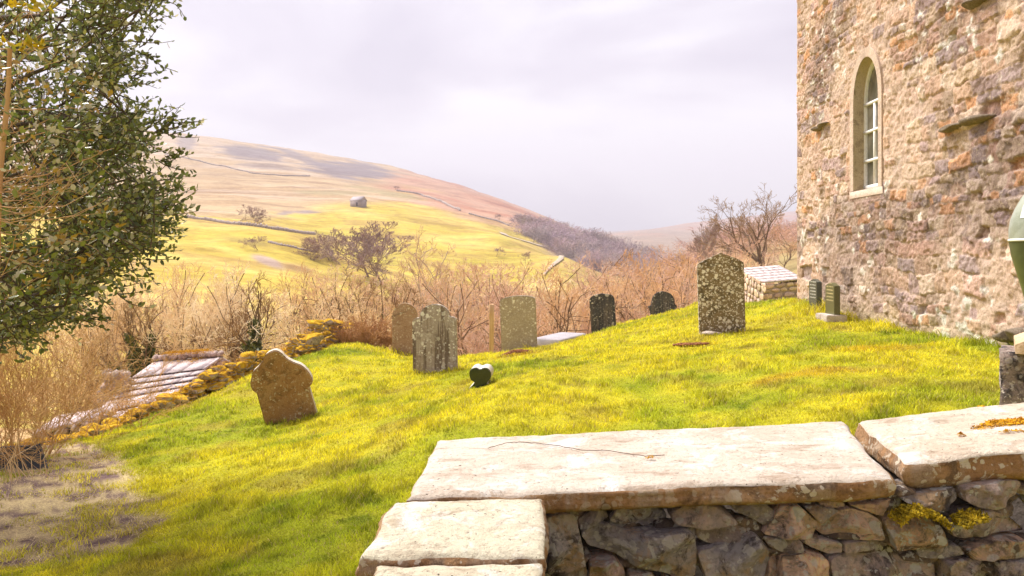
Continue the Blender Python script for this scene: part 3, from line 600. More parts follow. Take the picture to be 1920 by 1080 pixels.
slab([(560, 1330, 1.30), (1010, 1330, 1.28), (1016, 1052, 1.785), (706, 1052, 1.79)], .055, tm[2], 37, label='whitish coping slab cut by the bottom of the picture')
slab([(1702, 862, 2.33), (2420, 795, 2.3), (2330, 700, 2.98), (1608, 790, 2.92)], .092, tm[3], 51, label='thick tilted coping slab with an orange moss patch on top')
fstone = stone_mat('wall_stone_rock', (.66, .50, .40), (.40, .33, .31), (.74, .49, .29), (.92, .84, .74), 20, .5, .6, dark=(.09, .07, .07), darkamt=.85, attr=True, fine=60, bump=1.6, lmin=.6)
pol8 = ["-45,690 60,622 180,632 292,700 312,725 150,766 -40,745", "112,597 340,580 302,640 266,665 210,628", "300,655 350,607 470,625 546,680 482,757 400,715 325,690", "350,583 560,574 760,580 757,642 640,628 480,612",
 "780,578 900,574 955,655 860,663 800,640", "905,572 1190,545 1285,540 1272,566 1100,610 960,627", "560,640 600,626 680,642 782,740 742,822 640,826 468,806 500,750", "705,652 800,645 900,668 800,742 772,722",
 "762,772 900,682 960,658 1060,678 1130,720 1157,832 980,846 830,832", "960,640 1100,622 1200,600 1165,710 1060,672", "1150,737 1200,690 1330,632 1440,700 1500,770 1532,862 1390,880 1210,892 1190,820",
 "1240,592 1400,560 1555,530 1566,590 1480,668 1380,655 1260,612", "1590,530 1780,505 1960,505 1940,600 1800,662 1690,650 1600,602", "1506,762 1600,690 1760,665 1900,720 1990,800 1760,817 1620,822 1530,800",
 "1620,892 1780,840 1960,826 1980,930 1780,947 1650,942", "1350,897 1450,870 1580,863 1604,910 1500,942 1370,942", "695,852 740,830 930,864 936,922 870,942 760,892", "938,860 1150,835 1202,850 1192,890 1050,912 942,920",
 "475,827 680,830 686,897 580,907 510,880", "90,782 260,737 400,740 430,770 332,862 180,872 100,832", "0,770 80,767 86,870 72,1000 40,1130 -20,1110", "90,902 200,872 420,790 500,880 517,960 470,1060 150,1080 100,950",
 "570,922 690,905 837,940 842,1060 700,1110 560,1090", "860,962 1000,912 1320,900 1362,960 1472,990 1480,1120 1150,1140 870,1100", "1500,952 1700,942 1792,1020 1760,1110 1520,1100", "1800,962 1980,940 2020,1040 1900,1110 1810,1090", "520,962 566,915 556,1080 480,1110"]
pol7 = ["1086,690 1200,682 1264,702 1300,860 1322,975 1200,1002 1086,978", "1090,640 1240,640 1180,677 1086,682", "1280,722 1400,652 1452,700 1380,742 1290,777", "1455,732 1520,626 1660,622 1802,720 1792,757 1680,787 1540,767",
 "1284,797 1400,742 1560,785 1700,792 1938,772 1954,930 1940,1060 1680,1020 1500,925 1330,872", "1088,1010 1326,990 1336,1120 1090,1120", "1342,965 1480,945 1540,995 1560,1130 1340,1130", "1240,662 1395,632 1384,655 1280,705", "1560,1010 1700,1035 1760,1130 1570,1130", "1780,1050 1850,1060 1850,1140 1780,1140"]
polys = [[(float(a) / 3 + 1280, float(b) / 3 + 740) for a, b in (q.split(',') for q in p.split())] for p in pol8] + [[(float(a) / 3 + 660, float(b) / 3 + 740) for a, b in (q.split(',') for q in p.split())] for p in pol7]
rw = np.random.default_rng(77); FD = 2.29
for row, (ya, yb) in enumerate([(1118, 1190), (1192, 1260), (1262, 1350), (1352, 1440), (1442, 1560)]):
    x = 1024
    while x < 1950:
        w_ = rw.uniform(50, 120); polys.append([(x + 3, ya + 6), (x + w_ * .5, ya + rw.uniform(0, 4)), (x + w_ - 3, ya + 5), (x + w_ - 2, yb - 8), (x + w_ * .5, yb - 2), (x + 2, yb - 7)]); x += w_
for row in range(12):
    x = 1945 + rw.uniform(0, 30); ya = 890 + row * 52
    while x < 2420:
        w_ = rw.uniform(55, 120); polys.append([(x + 3, ya + 8), (x + w_ * .5, ya + 2), (x + w_ - 4, ya + 6), (x + w_ - 3, ya + 42), (x + w_ * .5, ya + 50), (x + 2, ya + 44)]); x += w_
def wall_stone(poly, i):
    P = np.array(poly); c = P.mean(0); n_ = len(P); rg = np.random.default_rng(900 + i)
    t = np.linspace(0, n_, 64, endpoint=False); k = t.astype(int); fr = (t - k)[:, None]; B = P[k % n_] * (1 - fr) + P[(k + 1) % n_] * fr
    for _ in range(2): B = (np.roll(B, 1, 0) + 2 * B + np.roll(B, -1, 0)) / 4
    d_ = B - c; B = c + d_ * (1.0 + (fbm(t * 3.1, t * 0 + i, 5, 3) - .5)[:, None] * .05)
    sz = min(P[:, 0].ptp() if hasattr(P[:, 0], 'ptp') else np.ptp(P[:, 0]), np.ptp(P[:, 1])) / F * FD
    bul = min(.075, sz * .42) * rg.uniform(.75, 1.25); dep = rg.uniform(-.012, .03); ta, tb = rg.uniform(-.35, .35, 2)
    sc = [1, 1.0, .99, .97, .94, .89, .8, .66, .5, .32, .15]; pr = [-.14, -.03, .3, .58, .78, .9, .97, 1.0, 1.02, 1.03, 1.03]; pls = [(rg.uniform(.35, .75), rg.uniform(-1, 1) * 2.2, rg.uniform(-1, 1) * 2.2) for _ in range(5)]
    V = []
    for s_, q in zip(sc, pr):
        b2 = c + (B - c) * s_; X = (b2[:, 0] - CX) / F * FD; Z = (HY - b2[:, 1]) / F * FD
        lx = X - (c[0] - CX) / F * FD; lz = Z - (HY - c[1]) / F * FD
        if q > .1:
            for (k0, kx, kz) in pls: q = np.minimum(q, k0 + .35 + (lx * kx + lz * kz) / max(sz, .05) * 1.1)
        q_ = np.maximum(q, .12) if np.ndim(q) else q
        rgh = (fbm(X * 9 + i, Z * 9, 201, 4) - .5) * .055 + (fbm(X * 30, Z * 30, 203, 3) - .5) * .018
        Y = FD + .03 + dep - (bul * q_ if np.ndim(q_) or q_ > 0 else q_) - (rgh + (lx * ta + lz * tb)) * (np.ndim(q_) or q_ > .1); V.append(np.stack([X, Y, Z], 1))
    V = np.concatenate(V); m = 64; j = np.arange(m); F_ = [np.stack([r * m + j, r * m + (j + 1) % m, (r + 1) * m + (j + 1) % m, (r + 1) * m + j], -1) for r in range(len(sc) - 1)]
    V = np.concatenate([V, V[-m:].mean(0)[None]]); F3 = np.stack([(len(sc) - 1) * m + j, (len(sc) - 1) * m + (j + 1) % m, np.full(m, len(V) - 1)], -1)
    cc = np.array([(1.15, 1.0, .95), (.75, .8, .88), (1.35, 1.1, .85), (1, .95, .95), (.9, .85, .85)])[rg.integers(0, 5)] * rg.uniform(1.3, 1.9)
    return V, F3, np.concatenate(F_), cc
filler = MB()
for i, p in enumerate(polys):
    V, F3, F4, cc = wall_stone(p, i)
    if i < 37:
        mb = MB(); mb.add2(V, F3, F4, cc); par(link('wall_stone', mb.build('wall_stone', fstone, True)), fw)
    else: filler.add2(V, F3, F4, cc)
# dark heart of the wall + small chinking stones
for i in range(260):
    px = rw.uniform(1030, 2380); py = rw.uniform(930 if px < 1700 else 905, 1500); V_, F_ = rock(rw, rw.uniform(.05, .13, 3) * np.array([1.4, .9, .6]), 2, .12)
    V_ = V_ + np.array(W(px, py, 1)) * np.array([FD, 0, FD]) + np.array([0, FD + .075 + rw.uniform(0, .02), 0]); filler.add(V_, F_, rw.uniform(.35, .8, 1) * np.array([1, .9, .85]))
par(link('rubble_fill', filler.build('rubble_fill', fstone, True), label='lower courses and small packing stones'), fw)
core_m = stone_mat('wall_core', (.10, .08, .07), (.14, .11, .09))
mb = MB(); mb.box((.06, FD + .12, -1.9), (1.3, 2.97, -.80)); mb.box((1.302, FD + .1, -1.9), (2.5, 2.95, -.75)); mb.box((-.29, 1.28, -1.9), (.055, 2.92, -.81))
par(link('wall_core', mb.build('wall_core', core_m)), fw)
# stones on the outer (grass) side and the return's left side
mb = MB()
for i in range(300):
    t = rw.random(); z = rw.uniform(-1.75, -.84)
    z = min(z, -1.0)
    if t < .4: p = (-.20 + rw.uniform(-.01, .02), rw.uniform(1.4, 2.8), z)
    elif t < .8: p = (rw.uniform(-.1, 2.5), 2.85 + rw.uniform(-.02, .02), z)
    else: p = (.06, rw.uniform(1.3, 2.25), z)
    V_, F_ = rock(rw, rw.uniform(.14, .3, 3) * np.array([1, 1, .6]), 2, .1); mb.add(V_ + np.array(p), F_, rw.uniform(.6, 1.2) * np.array([1, .95, .9]))
par(link('outer_face', mb.build('outer_face', fstone, True), label='stones on the grass side of the wall'), fw)
# moss cushions
n = NB('yellow_moss', .95, .1); moss_m = n.done(n.mix(n.rng(n.noise(45, 4, .7), .35, .65), (.14, .10, .01), (.50, .34, .02))); 
n = NB('orange_moss', .95, .1); omoss_m = n.done(n.mix(n.rng(n.noise(14, 5, .7), .35, .65), (.34, .15, .015), (.75, .42, .025)))
def moss_patch(mb, c, a, b, h, rg, nrm=None, cnt=500):
    P = []
    for _ in range(cnt):
        r_ = math.sqrt(rg.random()); t = rg.uniform(0, 6.28); r_ *= 1 + .35 * math.sin(3 * t + c[0] * 9); x = a * r_ * math.cos(t); y = b * r_ * math.sin(t); z = h * max(0, 1 - r_ * r_) * rg.uniform(.5, 1)
        p = np.array([c[0] + x, c[1] + y, c[2] + z + (x * (nrm[0] if nrm else 0)) + (y * (nrm[1] if nrm else 0))]); s_ = rg.uniform(.003, .007) * (1 + h * 5) * (.6 if c[1] < 5 else 1.25); q = rg.normal(size=(3, 3)) * s_; q[:, 2] = np.abs(q[:, 2]); mb.add(p + q, [(0, 1, 2)])
rm = np.random.default_rng(31); mb = MB()
def slabz(px, py, d):
    a_, b_, c_ = [np.array(W(*q)) for q in ([(1702, 862, 2.33), (2420, 795, 2.3), (1608, 790, 2.92)] if px > 1600 else [(760, 928, 2.24), (1672, 890, 2.26), (820, 821, 3.0)])]; nrm = np.cross(b_ - a_, c_ - a_); ray = np.array(W(px, py, 1)); return ray * (nrm @ a_ / (nrm @ ray)) + np.array([0, 0, .003])
moss_patch(mb, slabz(1893, 797, 2.69), .12, .05, .012, rm, (.09, 0), 2600); moss_patch(mb, slabz(1842, 768, 2.84), .022, .012, .01, rm, None, 160); moss_patch(mb, slabz(1802, 820, 2.55), .012, .01, .012, rm, None, 90); moss_patch(mb, slabz(1900, 812, 2.6), .05, .012, .006, rm, None, 160)
moss_patch(mb, slabz(1220, 862, 2.53), .012, .008, .008, rm, None, 60)
par(link('moss', mb.build('moss', omoss_m), label='orange moss dried onto the slab tops'), fw)
mb = MB()
def moss_arc(pts, dd, cnt):
    for _ in range(cnt):
        t = rm.uniform(0, len(pts) - 1.001); k = int(t); p = np.array(pts[k]) * (1 - t + k) + np.array(pts[k + 1]) * (t - k); X, Y, Z = W(p[0], p[1], FD)
        q = rm.normal(size=(3, 3)) * .0042; mb.add(np.array([X, FD - dd + rm.uniform(-.03, .05), Z + rm.uniform(-.010, .008)]) + q, [(0, 1, 2)])
moss_arc([(1672, 968), (1690, 955), (1722, 950), (1745, 962), (1765, 974)], .03, 2200); moss_arc([(1790, 975), (1805, 965), (1835, 960)], .03, 1200)
par(link('moss', mb.build('moss', moss_m), label='green-yellow moss cushions on the stones'), fw)
# crack and cushions on the long slab
mb = MB(); ck = [(915, 842), (945, 833), (975, 830), (1010, 833), (1050, 838), (1090, 846), (1140, 846), (1180, 853), (1210, 857), (1255, 854)]
def slab_pt(px, py):
    z = -.705; d = z / ((HY - py) / F); return np.array([(px - CX) / F * d, d, z])
P = []
for i in range(len(ck) - 1):
    for t in np.linspace(0, 1, 6)[:-1]:
        px = ck[i][0] * (1 - t) + ck[i + 1][0] * t; py = ck[i][1] * (1 - t) + ck[i + 1][1] * t + rm.uniform(-.7, .7)
        a_, b_ = np.array(W(760, 928, 2.24)), np.array(W(1672, 890, 2.26)); c_, d_ = np.array(W(820, 821, 3.0)), np.array(W(1580, 787, 3.08))
        # ray / slab plane
        nrm = np.cross(b_ - a_, c_ - a_); ray = np.array(W(px, py, 1)); k = nrm @ a_ / (nrm @ ray); P.append(ray * k + np.array([0, 0, .0035]))
mb.tube(np.array(P), .0013, 4); n = NB('crack_dirt'); par(link('crack', mb.build('crack', n.done((.10, .06, .04)))), fw)

# ------------------------------------------------------------------ pier and lantern on the right edge
pier = empty('stone_pier', (3.55, 5.2, gz(3.5, 5.2)), label='speckled rough stone pier with a pale sloping cap at the right edge', cat='pier')
pier_m = stone_mat('pier_stone', (.26, .2, .17), (.36, .27, .23), (.07, .06, .065), (.7, .62, .54), 15, .55, .8, dark=(.04, .035, .04), darkamt=.9, fine=40, bump=1.1)
def rough_box(a, b, seed, sub=14, amp=.02):
    bm = bmesh.new(); bmesh.ops.create_cube(bm, size=1); bmesh.ops.subdivide_edges(bm, edges=bm.edges, cuts=sub, use_grid_fill=True)
    V = np.array([v.co for v in bm.verts]); Fc = np.array([[v.index for v in f.verts] for f in bm.faces]); bm.free()
    a = np.array(a); b = np.array(b); V = (V + .5) * (b - a) + a; c = (a + b) / 2; d = (V - c) / (b - a)
    V += d * ((fbm(V[:, 0] * 7 + V[:, 1] * 5, V[:, 2] * 8 + V[:, 1] * 3, seed, 4) - .5)[:, None]) * amp * 4; return V, Fc
def pier_box(a, b, seed, amp):
    V_, F_ = rough_box(a, b, seed, amp=amp); return rotz(V_, -.585) + np.array([3.27, 5.0, 0]), F_
mb = MB(); mb.add(*pier_box((0, 0, -1.6), (.75, .5, -.66), 4, .02)); par(link('pier_shaft', mb.build('pier_shaft', pier_m, True)), pier)
capm = stone_mat('cap_stone', (.62, .42, .25), (.7, .5, .33), dark=(.3, .2, .12), darkamt=.4)
V_, F_ = rough_box((.085, -.06, -.66), (.9, .55, -.60), 6, amp=.01); V_[:, 2] += np.minimum(.06, (V_[:, 0] - .085) * .5) * (V_[:, 2] > -.63); mb = MB(); mb.add(rotz(V_, -.585) + np.array([3.27, 5.0, 0]), F_)
par(link('pier_cap', mb.build('pier_cap', capm, True)), pier)
lan = empty('lantern', (2.93, 4.15, gz(2.93, 4.15)), label='grey-green bulbous metal lantern cut off by the right edge above the wall', cat='lantern')
n = NB('green_patinated_metal', .35, .5); n.b.inputs['Metallic'].default_value = .35; gm = n.done(n.mix(n.rng(n.noise(6, 4), .35, .65), (.085, .105, .045), (.14, .165, .08)))
n = NB('pale_lantern_top', .3, .5); gt_ = n.done(n.mix(n.rng(n.noise(8, 5, .7), .4, .6), (.24, .26, .19), (.33, .35, .28))); n = NB('white_lantern_glass', .2, .5); wg = n.done((.8, .82, .78))
def lathe(prof, k=40, c=(0, 0), z=0):
    P = np.array(prof); th = np.arange(k) / k * 2 * np.pi; V = np.stack([P[:, 0][:, None] * np.cos(th) , P[:, 0][:, None] * np.sin(th), np.repeat(P[:, 1][:, None], k, 1)], -1).reshape(-1, 3); m = len(P)
    F_ = [(i * k + j, i * k + (j + 1) % k, (i + 1) * k + (j + 1) % k, (i + 1) * k + j) for i in range(m - 1) for j in range(k)]; return V, F_
LC = np.array([(1903 + 62 - CX) / F * 4.15, 4.15, 0]); q = 4.15 / F; zz = lambda y: (HY - y) * q
bot = [(.012, zz(640)), (.03, zz(600)), (36 * q, zz(565)), (42 * q, zz(540)), (50 * q, zz(510)), (58 * q, zz(480)), (62 * q, zz(452))]
top = [(62 * q, zz(448)), (62 * q, zz(430)), (59 * q, zz(410)), (52 * q, zz(390)), (42 * q, zz(370)), (30 * q, zz(352)), (10 * q, zz(338)), (.001, zz(335))]
for nm, pr_, m in (('lantern_bowl', bot, gm), ('lantern_dome', top, gt_), ('lantern_band', [(62.5 * q, zz(452.5)), (63.5 * q, zz(452)), (63.5 * q, zz(449)), (62 * q, zz(447.5))], wg)):
    V_, F_ = lathe(pr_); mb = MB(); mb.add(V_ + LC, F_); par(link(nm, mb.build(nm, m, True)), lan)
mb = MB(); V_, F_ = lathe([(58.5 * q, zz(409)), (53 * q, zz(390)), (46.5 * q, zz(376))]); V_ = V_ * np.array([1.02, 1.02, 1]); a_ = np.degrees(np.arctan2(V_[:, 1], V_[:, 0])); F_ = [f for f in F_ if all(-172 < a_[i] < -120 for i in f)]; u_ = sorted({i for f in F_ for i in f}); im_ = {k: i for i, k in enumerate(u_)}; V_ = V_[u_]; F_ = [tuple(im_[i] for i in f) for f in F_]; mb.add(V_ + LC, F_); par(link('lantern_pane', mb.build('lantern_pane', wg, True)), lan)
mb = MB(); mb.tube([(LC[0], LC[1], zz(600)), (LC[0], LC[1], gz(LC[0], LC[1]) - .1)], .03, 12); par(link('post', mb.build('post', gm, True)), lan)
# ------------------------------------------------------------------ slab of stone, wooden posts, mole hills
mb = MB(); a_ = W(1020, 640, 20.2); V_, F_ = rock(np.random.default_rng(4), (1, 2.6, .42), 3, .02, cuts=0)
V_ = np.sign(V_) * (np.abs(V_ / np.array([.5, 1.3, .21])) ** .22) * np.array([.42, .9, .2]); V_ = rotz(V_, -.5) + np.array([a_[0] + .5, a_[1] + .3, a_[2] - .06]); mb.add(V_, F_)
link('table_tomb', mb.build('table_tomb', stone_mat('grey_blue_slab', (.34, .31, .33), (.42, .38, .40), fine=40, bump=.3), True), label='low flat bluish-grey tomb slab behind the square gravestone', cat='tomb')
n = NB('weathered_post'); post_m = n.done(n.mix(n.rng(n.noise(3, 5, .6, 0, n.map((12, 12, .6))), .4, .6), (.50, .31, .16), (.62, .42, .25)))
def post(px, pyb, pyt, d, wpx, label):
    X, Y, Z = W(px, pyb, d); h_ = (pyb - pyt) / F * d; r_ = wpx / F * d / 2; mb = MB(); V_, F_ = rough_box((-r_, -r_, -.3), (r_, r_, h_), px, 6, .01); V_[:, 0] += V_[:, 2] * .012; mb.add(V_, F_)
    link('wooden_post', mb.build('wooden_post', post_m, True), loc=(X, Y, min(Z, gz(X, Y) + .02)), label=label, cat='post', group='wooden posts')
post(921, 662, 555, 17.2, 8.5, 'tall pale wooden post just left of the square grey-brown gravestone')
post(1163, 602, 576, 27, 3.5, 'small thin fence post to the right of the dark clipped-corner gravestone')
post(1098, 622, 600, 24, 3.5, 'small thin fence post to the left of the dark clipped-corner gravestone')
post(1128, 613, 590, 26, 3, 'small fence post peeping out behind the dark clipped-corner gravestone')
n = NB('bare_earth'); earth_m = n.done(n.mix(n.rng(n.noise(25, 4, .7), .4, .6), (.16, .06, .03), (.34, .15, .06)))
for (px, py, d, a, b, h_, lab) in ((970, 680, 12.9, .26, .10, .055, 'small mound of dark brown earth on the grass below the square gravestone'), (1296, 690, 10.6, .26, .08, .02, 'low scrape of rusty earth in the grass left of the tall gravestone')):
    X, Y, Z = W(px, py, d); mb = MB(); rg = np.random.default_rng(px)
    for _ in range(420):
        r_ = math.sqrt(rg.random()); t = rg.uniform(0, 6.28); x = X + a * r_ * math.cos(t); y = Y + b * r_ * math.sin(t); V_, F_ = rock(rg, rg.uniform(.012, .035, 3), 1, .2, cuts=2)
        mb.add(V_ + np.array([x, y, gz(x, y) + .03 + h_ * (1 - r_ * r_) * rg.uniform(.6, 1)]), F_)
    link('earth_mound', mb.build('earth_mound', earth_m), label=lab, cat='earth mound')

# ------------------------------------------------------------------ grass
rgm = np.random.default_rng(99); N = 620000
d = np.exp(rgm.uniform(math.log(3.0), math.log(36), N)); px = rgm.uniform(-120, 2000, N); x = (px - CX) / F * d; y = d
keep = (x > WX(y) + .15) & (x < wallx(y) + .02) | ((y > 14.7) & (x > WX(y) + .15))
keep &= ~((x > -.36) & (x < 2.6) & (y < 3.02))
keep &= y < np.interp(px, [300, 650, 800, 973, 1040, 1132, 1200, 1290, 1500], [18.5, 20.5, 17, 18, 21, 24, 30, 36, 40]) + .5
keep &= rgm.random(N) > soil_mask(x, y) * (.25 + .73 * ss(.38, .54, fbm(x * 3, y * 4, 335, 3)))
x, y, d = x[keep], y[keep], d[keep]; N = len(x); z = hgt(x, y)
clump = fbm(x * 3.2, y * 3.2, 301, 3); hh = (.024 + .042 * ss(.35, .75, clump)) * rgm.uniform(.55, 1.3, N) * (1 + .5 * ss(8, 25, d)); hh *= 1 + .9 * ss(.6, 0, wallx(y) - x) * (y < 14.6)

for px_, py_, d_ in ((544, 786, 10), (816, 699, 11.8), (759, 667, 15.4), (974, 658, 15), (1132, 621, 19.4), (1243, 598, 24), (1353, 622, 12.4), (1540, 588, 12.8), (1568, 592, 12)):
    X_, Y_, Z_ = W(px_, py_, d_); hh *= 1 + .8 * ss(.3, .1, np.abs(y - Y_)) * ss(.65, .45, np.abs(x - X_))
az = rgm.uniform(0, 2 * np.pi, N); lean = rgm.uniform(.2, 1.0, N) * hh; wdt = (.0016 + .0008 * d * rgm.uniform(.7, 1.3, N)) * .5
ld = az + rgm.normal(0, 1.3, N); lx, ly = np.cos(ld) * lean, np.sin(ld) * lean; cx, cy = np.cos(az + 1.57) * wdt, np.sin(az + 1.57) * wdt
B = np.stack([x, y, z - .01], 1); O = np.zeros(N)
v0 = B + np.stack([-cx, -cy, O], 1); v1 = B + np.stack([cx, cy, O], 1); mid = B + np.stack([lx * .35, ly * .35, hh * .62], 1)
v2 = mid + np.stack([cx, cy, O], 1) * .8; v3 = mid - np.stack([cx, cy, O], 1) * .8; v4 = B + np.stack([lx, ly, hh], 1)
V = np.stack([v0, v1, v2, v3, v4], 1).reshape(-1, 3); q = np.arange(N) * 5
gcl = grass_col(x, y) * rgm.uniform(.62, 1.32, (N, 1)) * (.72 + .5 * ss(.3, .62, fbm(x * 9, y * 9, 341, 2)))[:, None]; dry = rgm.random(N) < .07 + .25 * soil_mask(x, y); gcl[dry] = np.array((.55, .42, .16)) * rgm.uniform(.7, 1.1, (dry.sum(), 1))
gcl = np.repeat(gcl, 5, 0)
n = NB('grass_blades', .6, .25); tr = nn(n.t, 'ShaderNodeBsdfTranslucent'); ms = nn(n.t, 'ShaderNodeMixShader'); ms.inputs[0].default_value = .35; at = n.attr(); n.l(at, tr.inputs[0])
n.l(n.b.outputs[0], ms.inputs[1]); n.l(tr.outputs[0], ms.inputs[2]); n.l(ms.outputs[0], n.out.inputs[0]); grass_m = n.done(at)
link('grass', mesh_np('grass', V, [np.stack([q, q + 1, q + 2, q + 3], 1), np.stack([q + 3, q + 2, q + 4], 1)], grass_m, False, {'Col': gcl}), kind='stuff', label='short mossy yellow-green grass of the churchyard', cat='grass')
# dead straw and twigs on the bare soil
mb = MB(); ns_ = 15000; px = rgm.uniform(-60, 380, ns_); d_ = rgm.uniform(5, 9.5, ns_); x_ = (px - CX) / F * d_; sm_ = soil_mask(x_, d_); k_ = rgm.random(ns_) < sm_ * (.15 + .85 * ss(.42, .6, fbm(x_ * 4, d_ * 6, 331, 3))) + .02; x_, d_ = x_[k_], d_[k_]; z_ = hgt(x_, d_)
a_ = rgm.uniform(0, 3.14, len(x_)); l_ = rgm.uniform(.02, .13, len(x_)); dx, dy = np.cos(a_), np.sin(a_); w_ = rgm.uniform(.001, .0022, len(x_)); zz_ = z_ + rgm.uniform(.002, .03, len(x_))
V = np.stack([np.stack([x_ - dy * w_, d_ + dx * w_, zz_], 1), np.stack([x_ + dy * w_, d_ - dx * w_, zz_], 1), np.stack([x_ + dx * l_, d_ + dy * l_, zz_ + rgm.uniform(-.005, .03, len(x_))], 1)], 1).reshape(-1, 3)
mb.add(V, np.arange(len(V)).reshape(-1, 3), np.repeat(np.array([(.56, .42, .24)]) * rgm.uniform(.4, 1.2, (len(x_), 1)), 3, 0))
n = NB('straw'); link('dead_grass', mb.build('dead_grass', n.done(n.attr())), kind='stuff', label='dead straw and twigs scattered on the bare soil', cat='dead grass')

# ------------------------------------------------------------------ mossy boundary wall
mossw = empty('boundary_wall', (-5.2, 14.5, gz(-5.2, 14.5)), label='tumbled low boundary wall of stones under orange and yellow moss, left of the brown gravestone', cat='wall')
rb = np.random.default_rng(17); mb = MB()
n = NB('mossy_rock', .95, .1); geo = nn(n.t, 'ShaderNodeNewGeometry'); sx = nn(n.t, 'ShaderNodeSeparateXYZ'); n.l(geo.outputs['Normal'], sx.inputs[0])
rockc = n.mix(n.rng(n.noise(9, 5, .7), .4, .65), (.42, .33, .30), (.72, .63, .58)); rockc = n.mix(n.rng(n.noise(20, 4, .7), .55, .65), rockc, (.12, .07, .06)); mossc = n.mix(n.rng(n.noise(11, 5, .7), .35, .65), (.46, .22, .02), (.78, .50, .03))
mf = n.rng(n.math('ADD', n.math('MULTIPLY', sx.outputs[2], .3), n.noise(3.2, 6, .75)), .50, .64); n.bump(n.noise(30, 5, .8), 1, .04); mossr = n.done(n.mix(mf, rockc, mossc))
mossb = MB()
for yv in np.arange(8.6, 19.8, .075):
    hw = .14 + .34 * ss(11.5, 13.5, yv) + .35 * ss(15.5, 17.5, yv)
    for q in range(3 if yv < 12 else 5):
        s_ = rb.uniform(.10, .22 + .2 * rb.random() ** 3); x_ = float(WX(yv)) - .12 + rb.uniform(-.28, .16); base = gz(x_ + .25, yv); V_, F_ = rock(rb, (s_ * rb.uniform(.8, 1.3), s_ * rb.uniform(.8, 1.5), s_ * rb.uniform(.45, .8)), 3, .38, cuts=7)
        V_ = rotz(V_, rb.uniform(0, 3)) + np.array([x_, yv + rb.uniform(-.1, .1), base - .1 + rb.uniform(0, hw) * (1 - .4 * abs(x_ - float(WX(yv)) + .12) / .3)]); mb.add(V_, F_)
par(link('wall_stones', mb.build('wall_stones', mossr, True)), mossw)
for _ in range(150):
    yv = rb.uniform(11.5, 19.5); c_ = (float(WX(yv)) - .1 + rb.uniform(-.22, .2), yv, gz(float(WX(yv)) + .1, yv) + .13 + .22 * ss(11.5, 13.5, yv) * rb.uniform(.5, 1) + .3 * ss(15.5, 17.5, yv) * rb.uniform(.5, 1)); moss_patch(mossb, c_, rb.uniform(.07, .18), rb.uniform(.07, .18), .06, rb, None, 60)
par(link('moss', mossb.build('moss', omoss_m)), mossw)

# ------------------------------------------------------------------ barn roof below the wall
def rgrid(p00, p10, p11, p01, nu, nv, amp, seed):
    U, Vv = np.meshgrid(np.linspace(0, 1, nu), np.linspace(0, 1, nv), indexing='ij'); P = [np.array(p, float) for p in (p00, p10, p11, p01)]
    T = ((1 - U) * (1 - Vv))[..., None] * P[0] + (U * (1 - Vv))[..., None] * P[1] + (U * Vv)[..., None] * P[2] + ((1 - U) * Vv)[..., None] * P[3]
    T[..., 2] += (fbm(T[..., 0] * 2, T[..., 1] * 2, seed, 3) - .5) * amp; i_ = np.arange(nu * nv).reshape(nu, nv)
    return T.reshape(-1, 3), np.stack([i_[:-1, :-1], i_[1:, :-1], i_[1:, 1:], i_[:-1, 1:]], -1).reshape(-1, 4)
def box8(P0, P1, P2, P3_, th):      # slab from four top corners
    P = np.array([P0, P1, P2, P3_], float); Q = P - np.array([0, 0, th]); return np.concatenate([P, Q]), [(0, 1, 2, 3), (7, 6, 5, 4), (0, 4, 5, 1), (1, 5, 6, 2), (2, 6, 7, 3), (3, 7, 4, 0)]
rooft = stone_mat('pale_stone_roof_tile', (.50, .42, .42), (.60, .51, .50), (.40, .32, .33), (.66, .60, .58), 6, .4, .4, dark=(.2, .14, .14), darkamt=.6, attr=True, fine=30, bump=.5)
rub_m = stone_mat('barn_rubble', (.46, .34, .30), (.58, .46, .38), (.34, .25, .22), dark=(.10, .07, .06), darkamt=.8, attr=True, fine=25, bump=.9)
def rubble_face(mb, pf, nu, nv, rg, sz=.2, prot=.06, amp=.15, dark=.08):
    """fill a quad (bilinear corners) with rock lumps in courses"""
    P = [np.array(p, float) for p in pf]; hgt_ = np.linalg.norm(P[3] - P[0]); wid = np.linalg.norm(P[1] - P[0]); nrm = np.cross(P[1] - P[0], P[3] - P[0]); nrm /= np.linalg.norm(nrm); u_ = (P[1] - P[0]) / wid; v_ = np.cross(nrm, u_)
    mb.add(np.array(P) - nrm * .02, [(0, 1, 2, 3)], (dark,) * 3)
    vv = 0
    while vv < 1:
        ch = sz * rg.uniform(.4, 1.0); uu = -rg.random() * .05
        while uu < 1:
            ln = sz * rg.uniform(.8, 2.2); cu = min(1, max(0, uu + ln / wid / 2)); cv = min(1, vv + ch / hgt_ / 2); c_ = (P[0] * (1 - cu) + P[1] * cu) * (1 - cv) + (P[3] * (1 - cu) + P[2] * cu) * cv
            V_, F_ = rock(rg, (ln * rg.uniform(.8, 1), prot * 2.4 * rg.uniform(.6, 1.3), ch * rg.uniform(.75, 1)), 2, .25, cuts=4); V_ = c_ + V_[:, :1] * u_ + V_[:, 1:2] * nrm + V_[:, 2:] * v_; mb.add(V_, F_, rg.uniform(.7, 1.35) * np.array([1, rg.uniform(.88, 1.02), rg.uniform(.8, 1.05)])); uu += ln / wid
        vv += ch / hgt_
barn = empty('stone_barn', (-8.3, 17.5, gz(-8.3, 17.5)), label='stone outbuilding below the boundary wall, its pale stepped stone roof mossy at the ridge', cat='building')
rd = np.random.default_rng(21)
RL, RR_, EL, ER = np.array(W(292, 676, 18.9)), np.array(W(412, 668, 18.7)), np.array(W(120, 800, 15.4)), np.array(W(292, 757, 15.2))
mb = MB(); ncs = 6; cuts_ = [0, .27, .36, .45, .54, .74, 1.06]       # from ridge to eaves, stepped courses
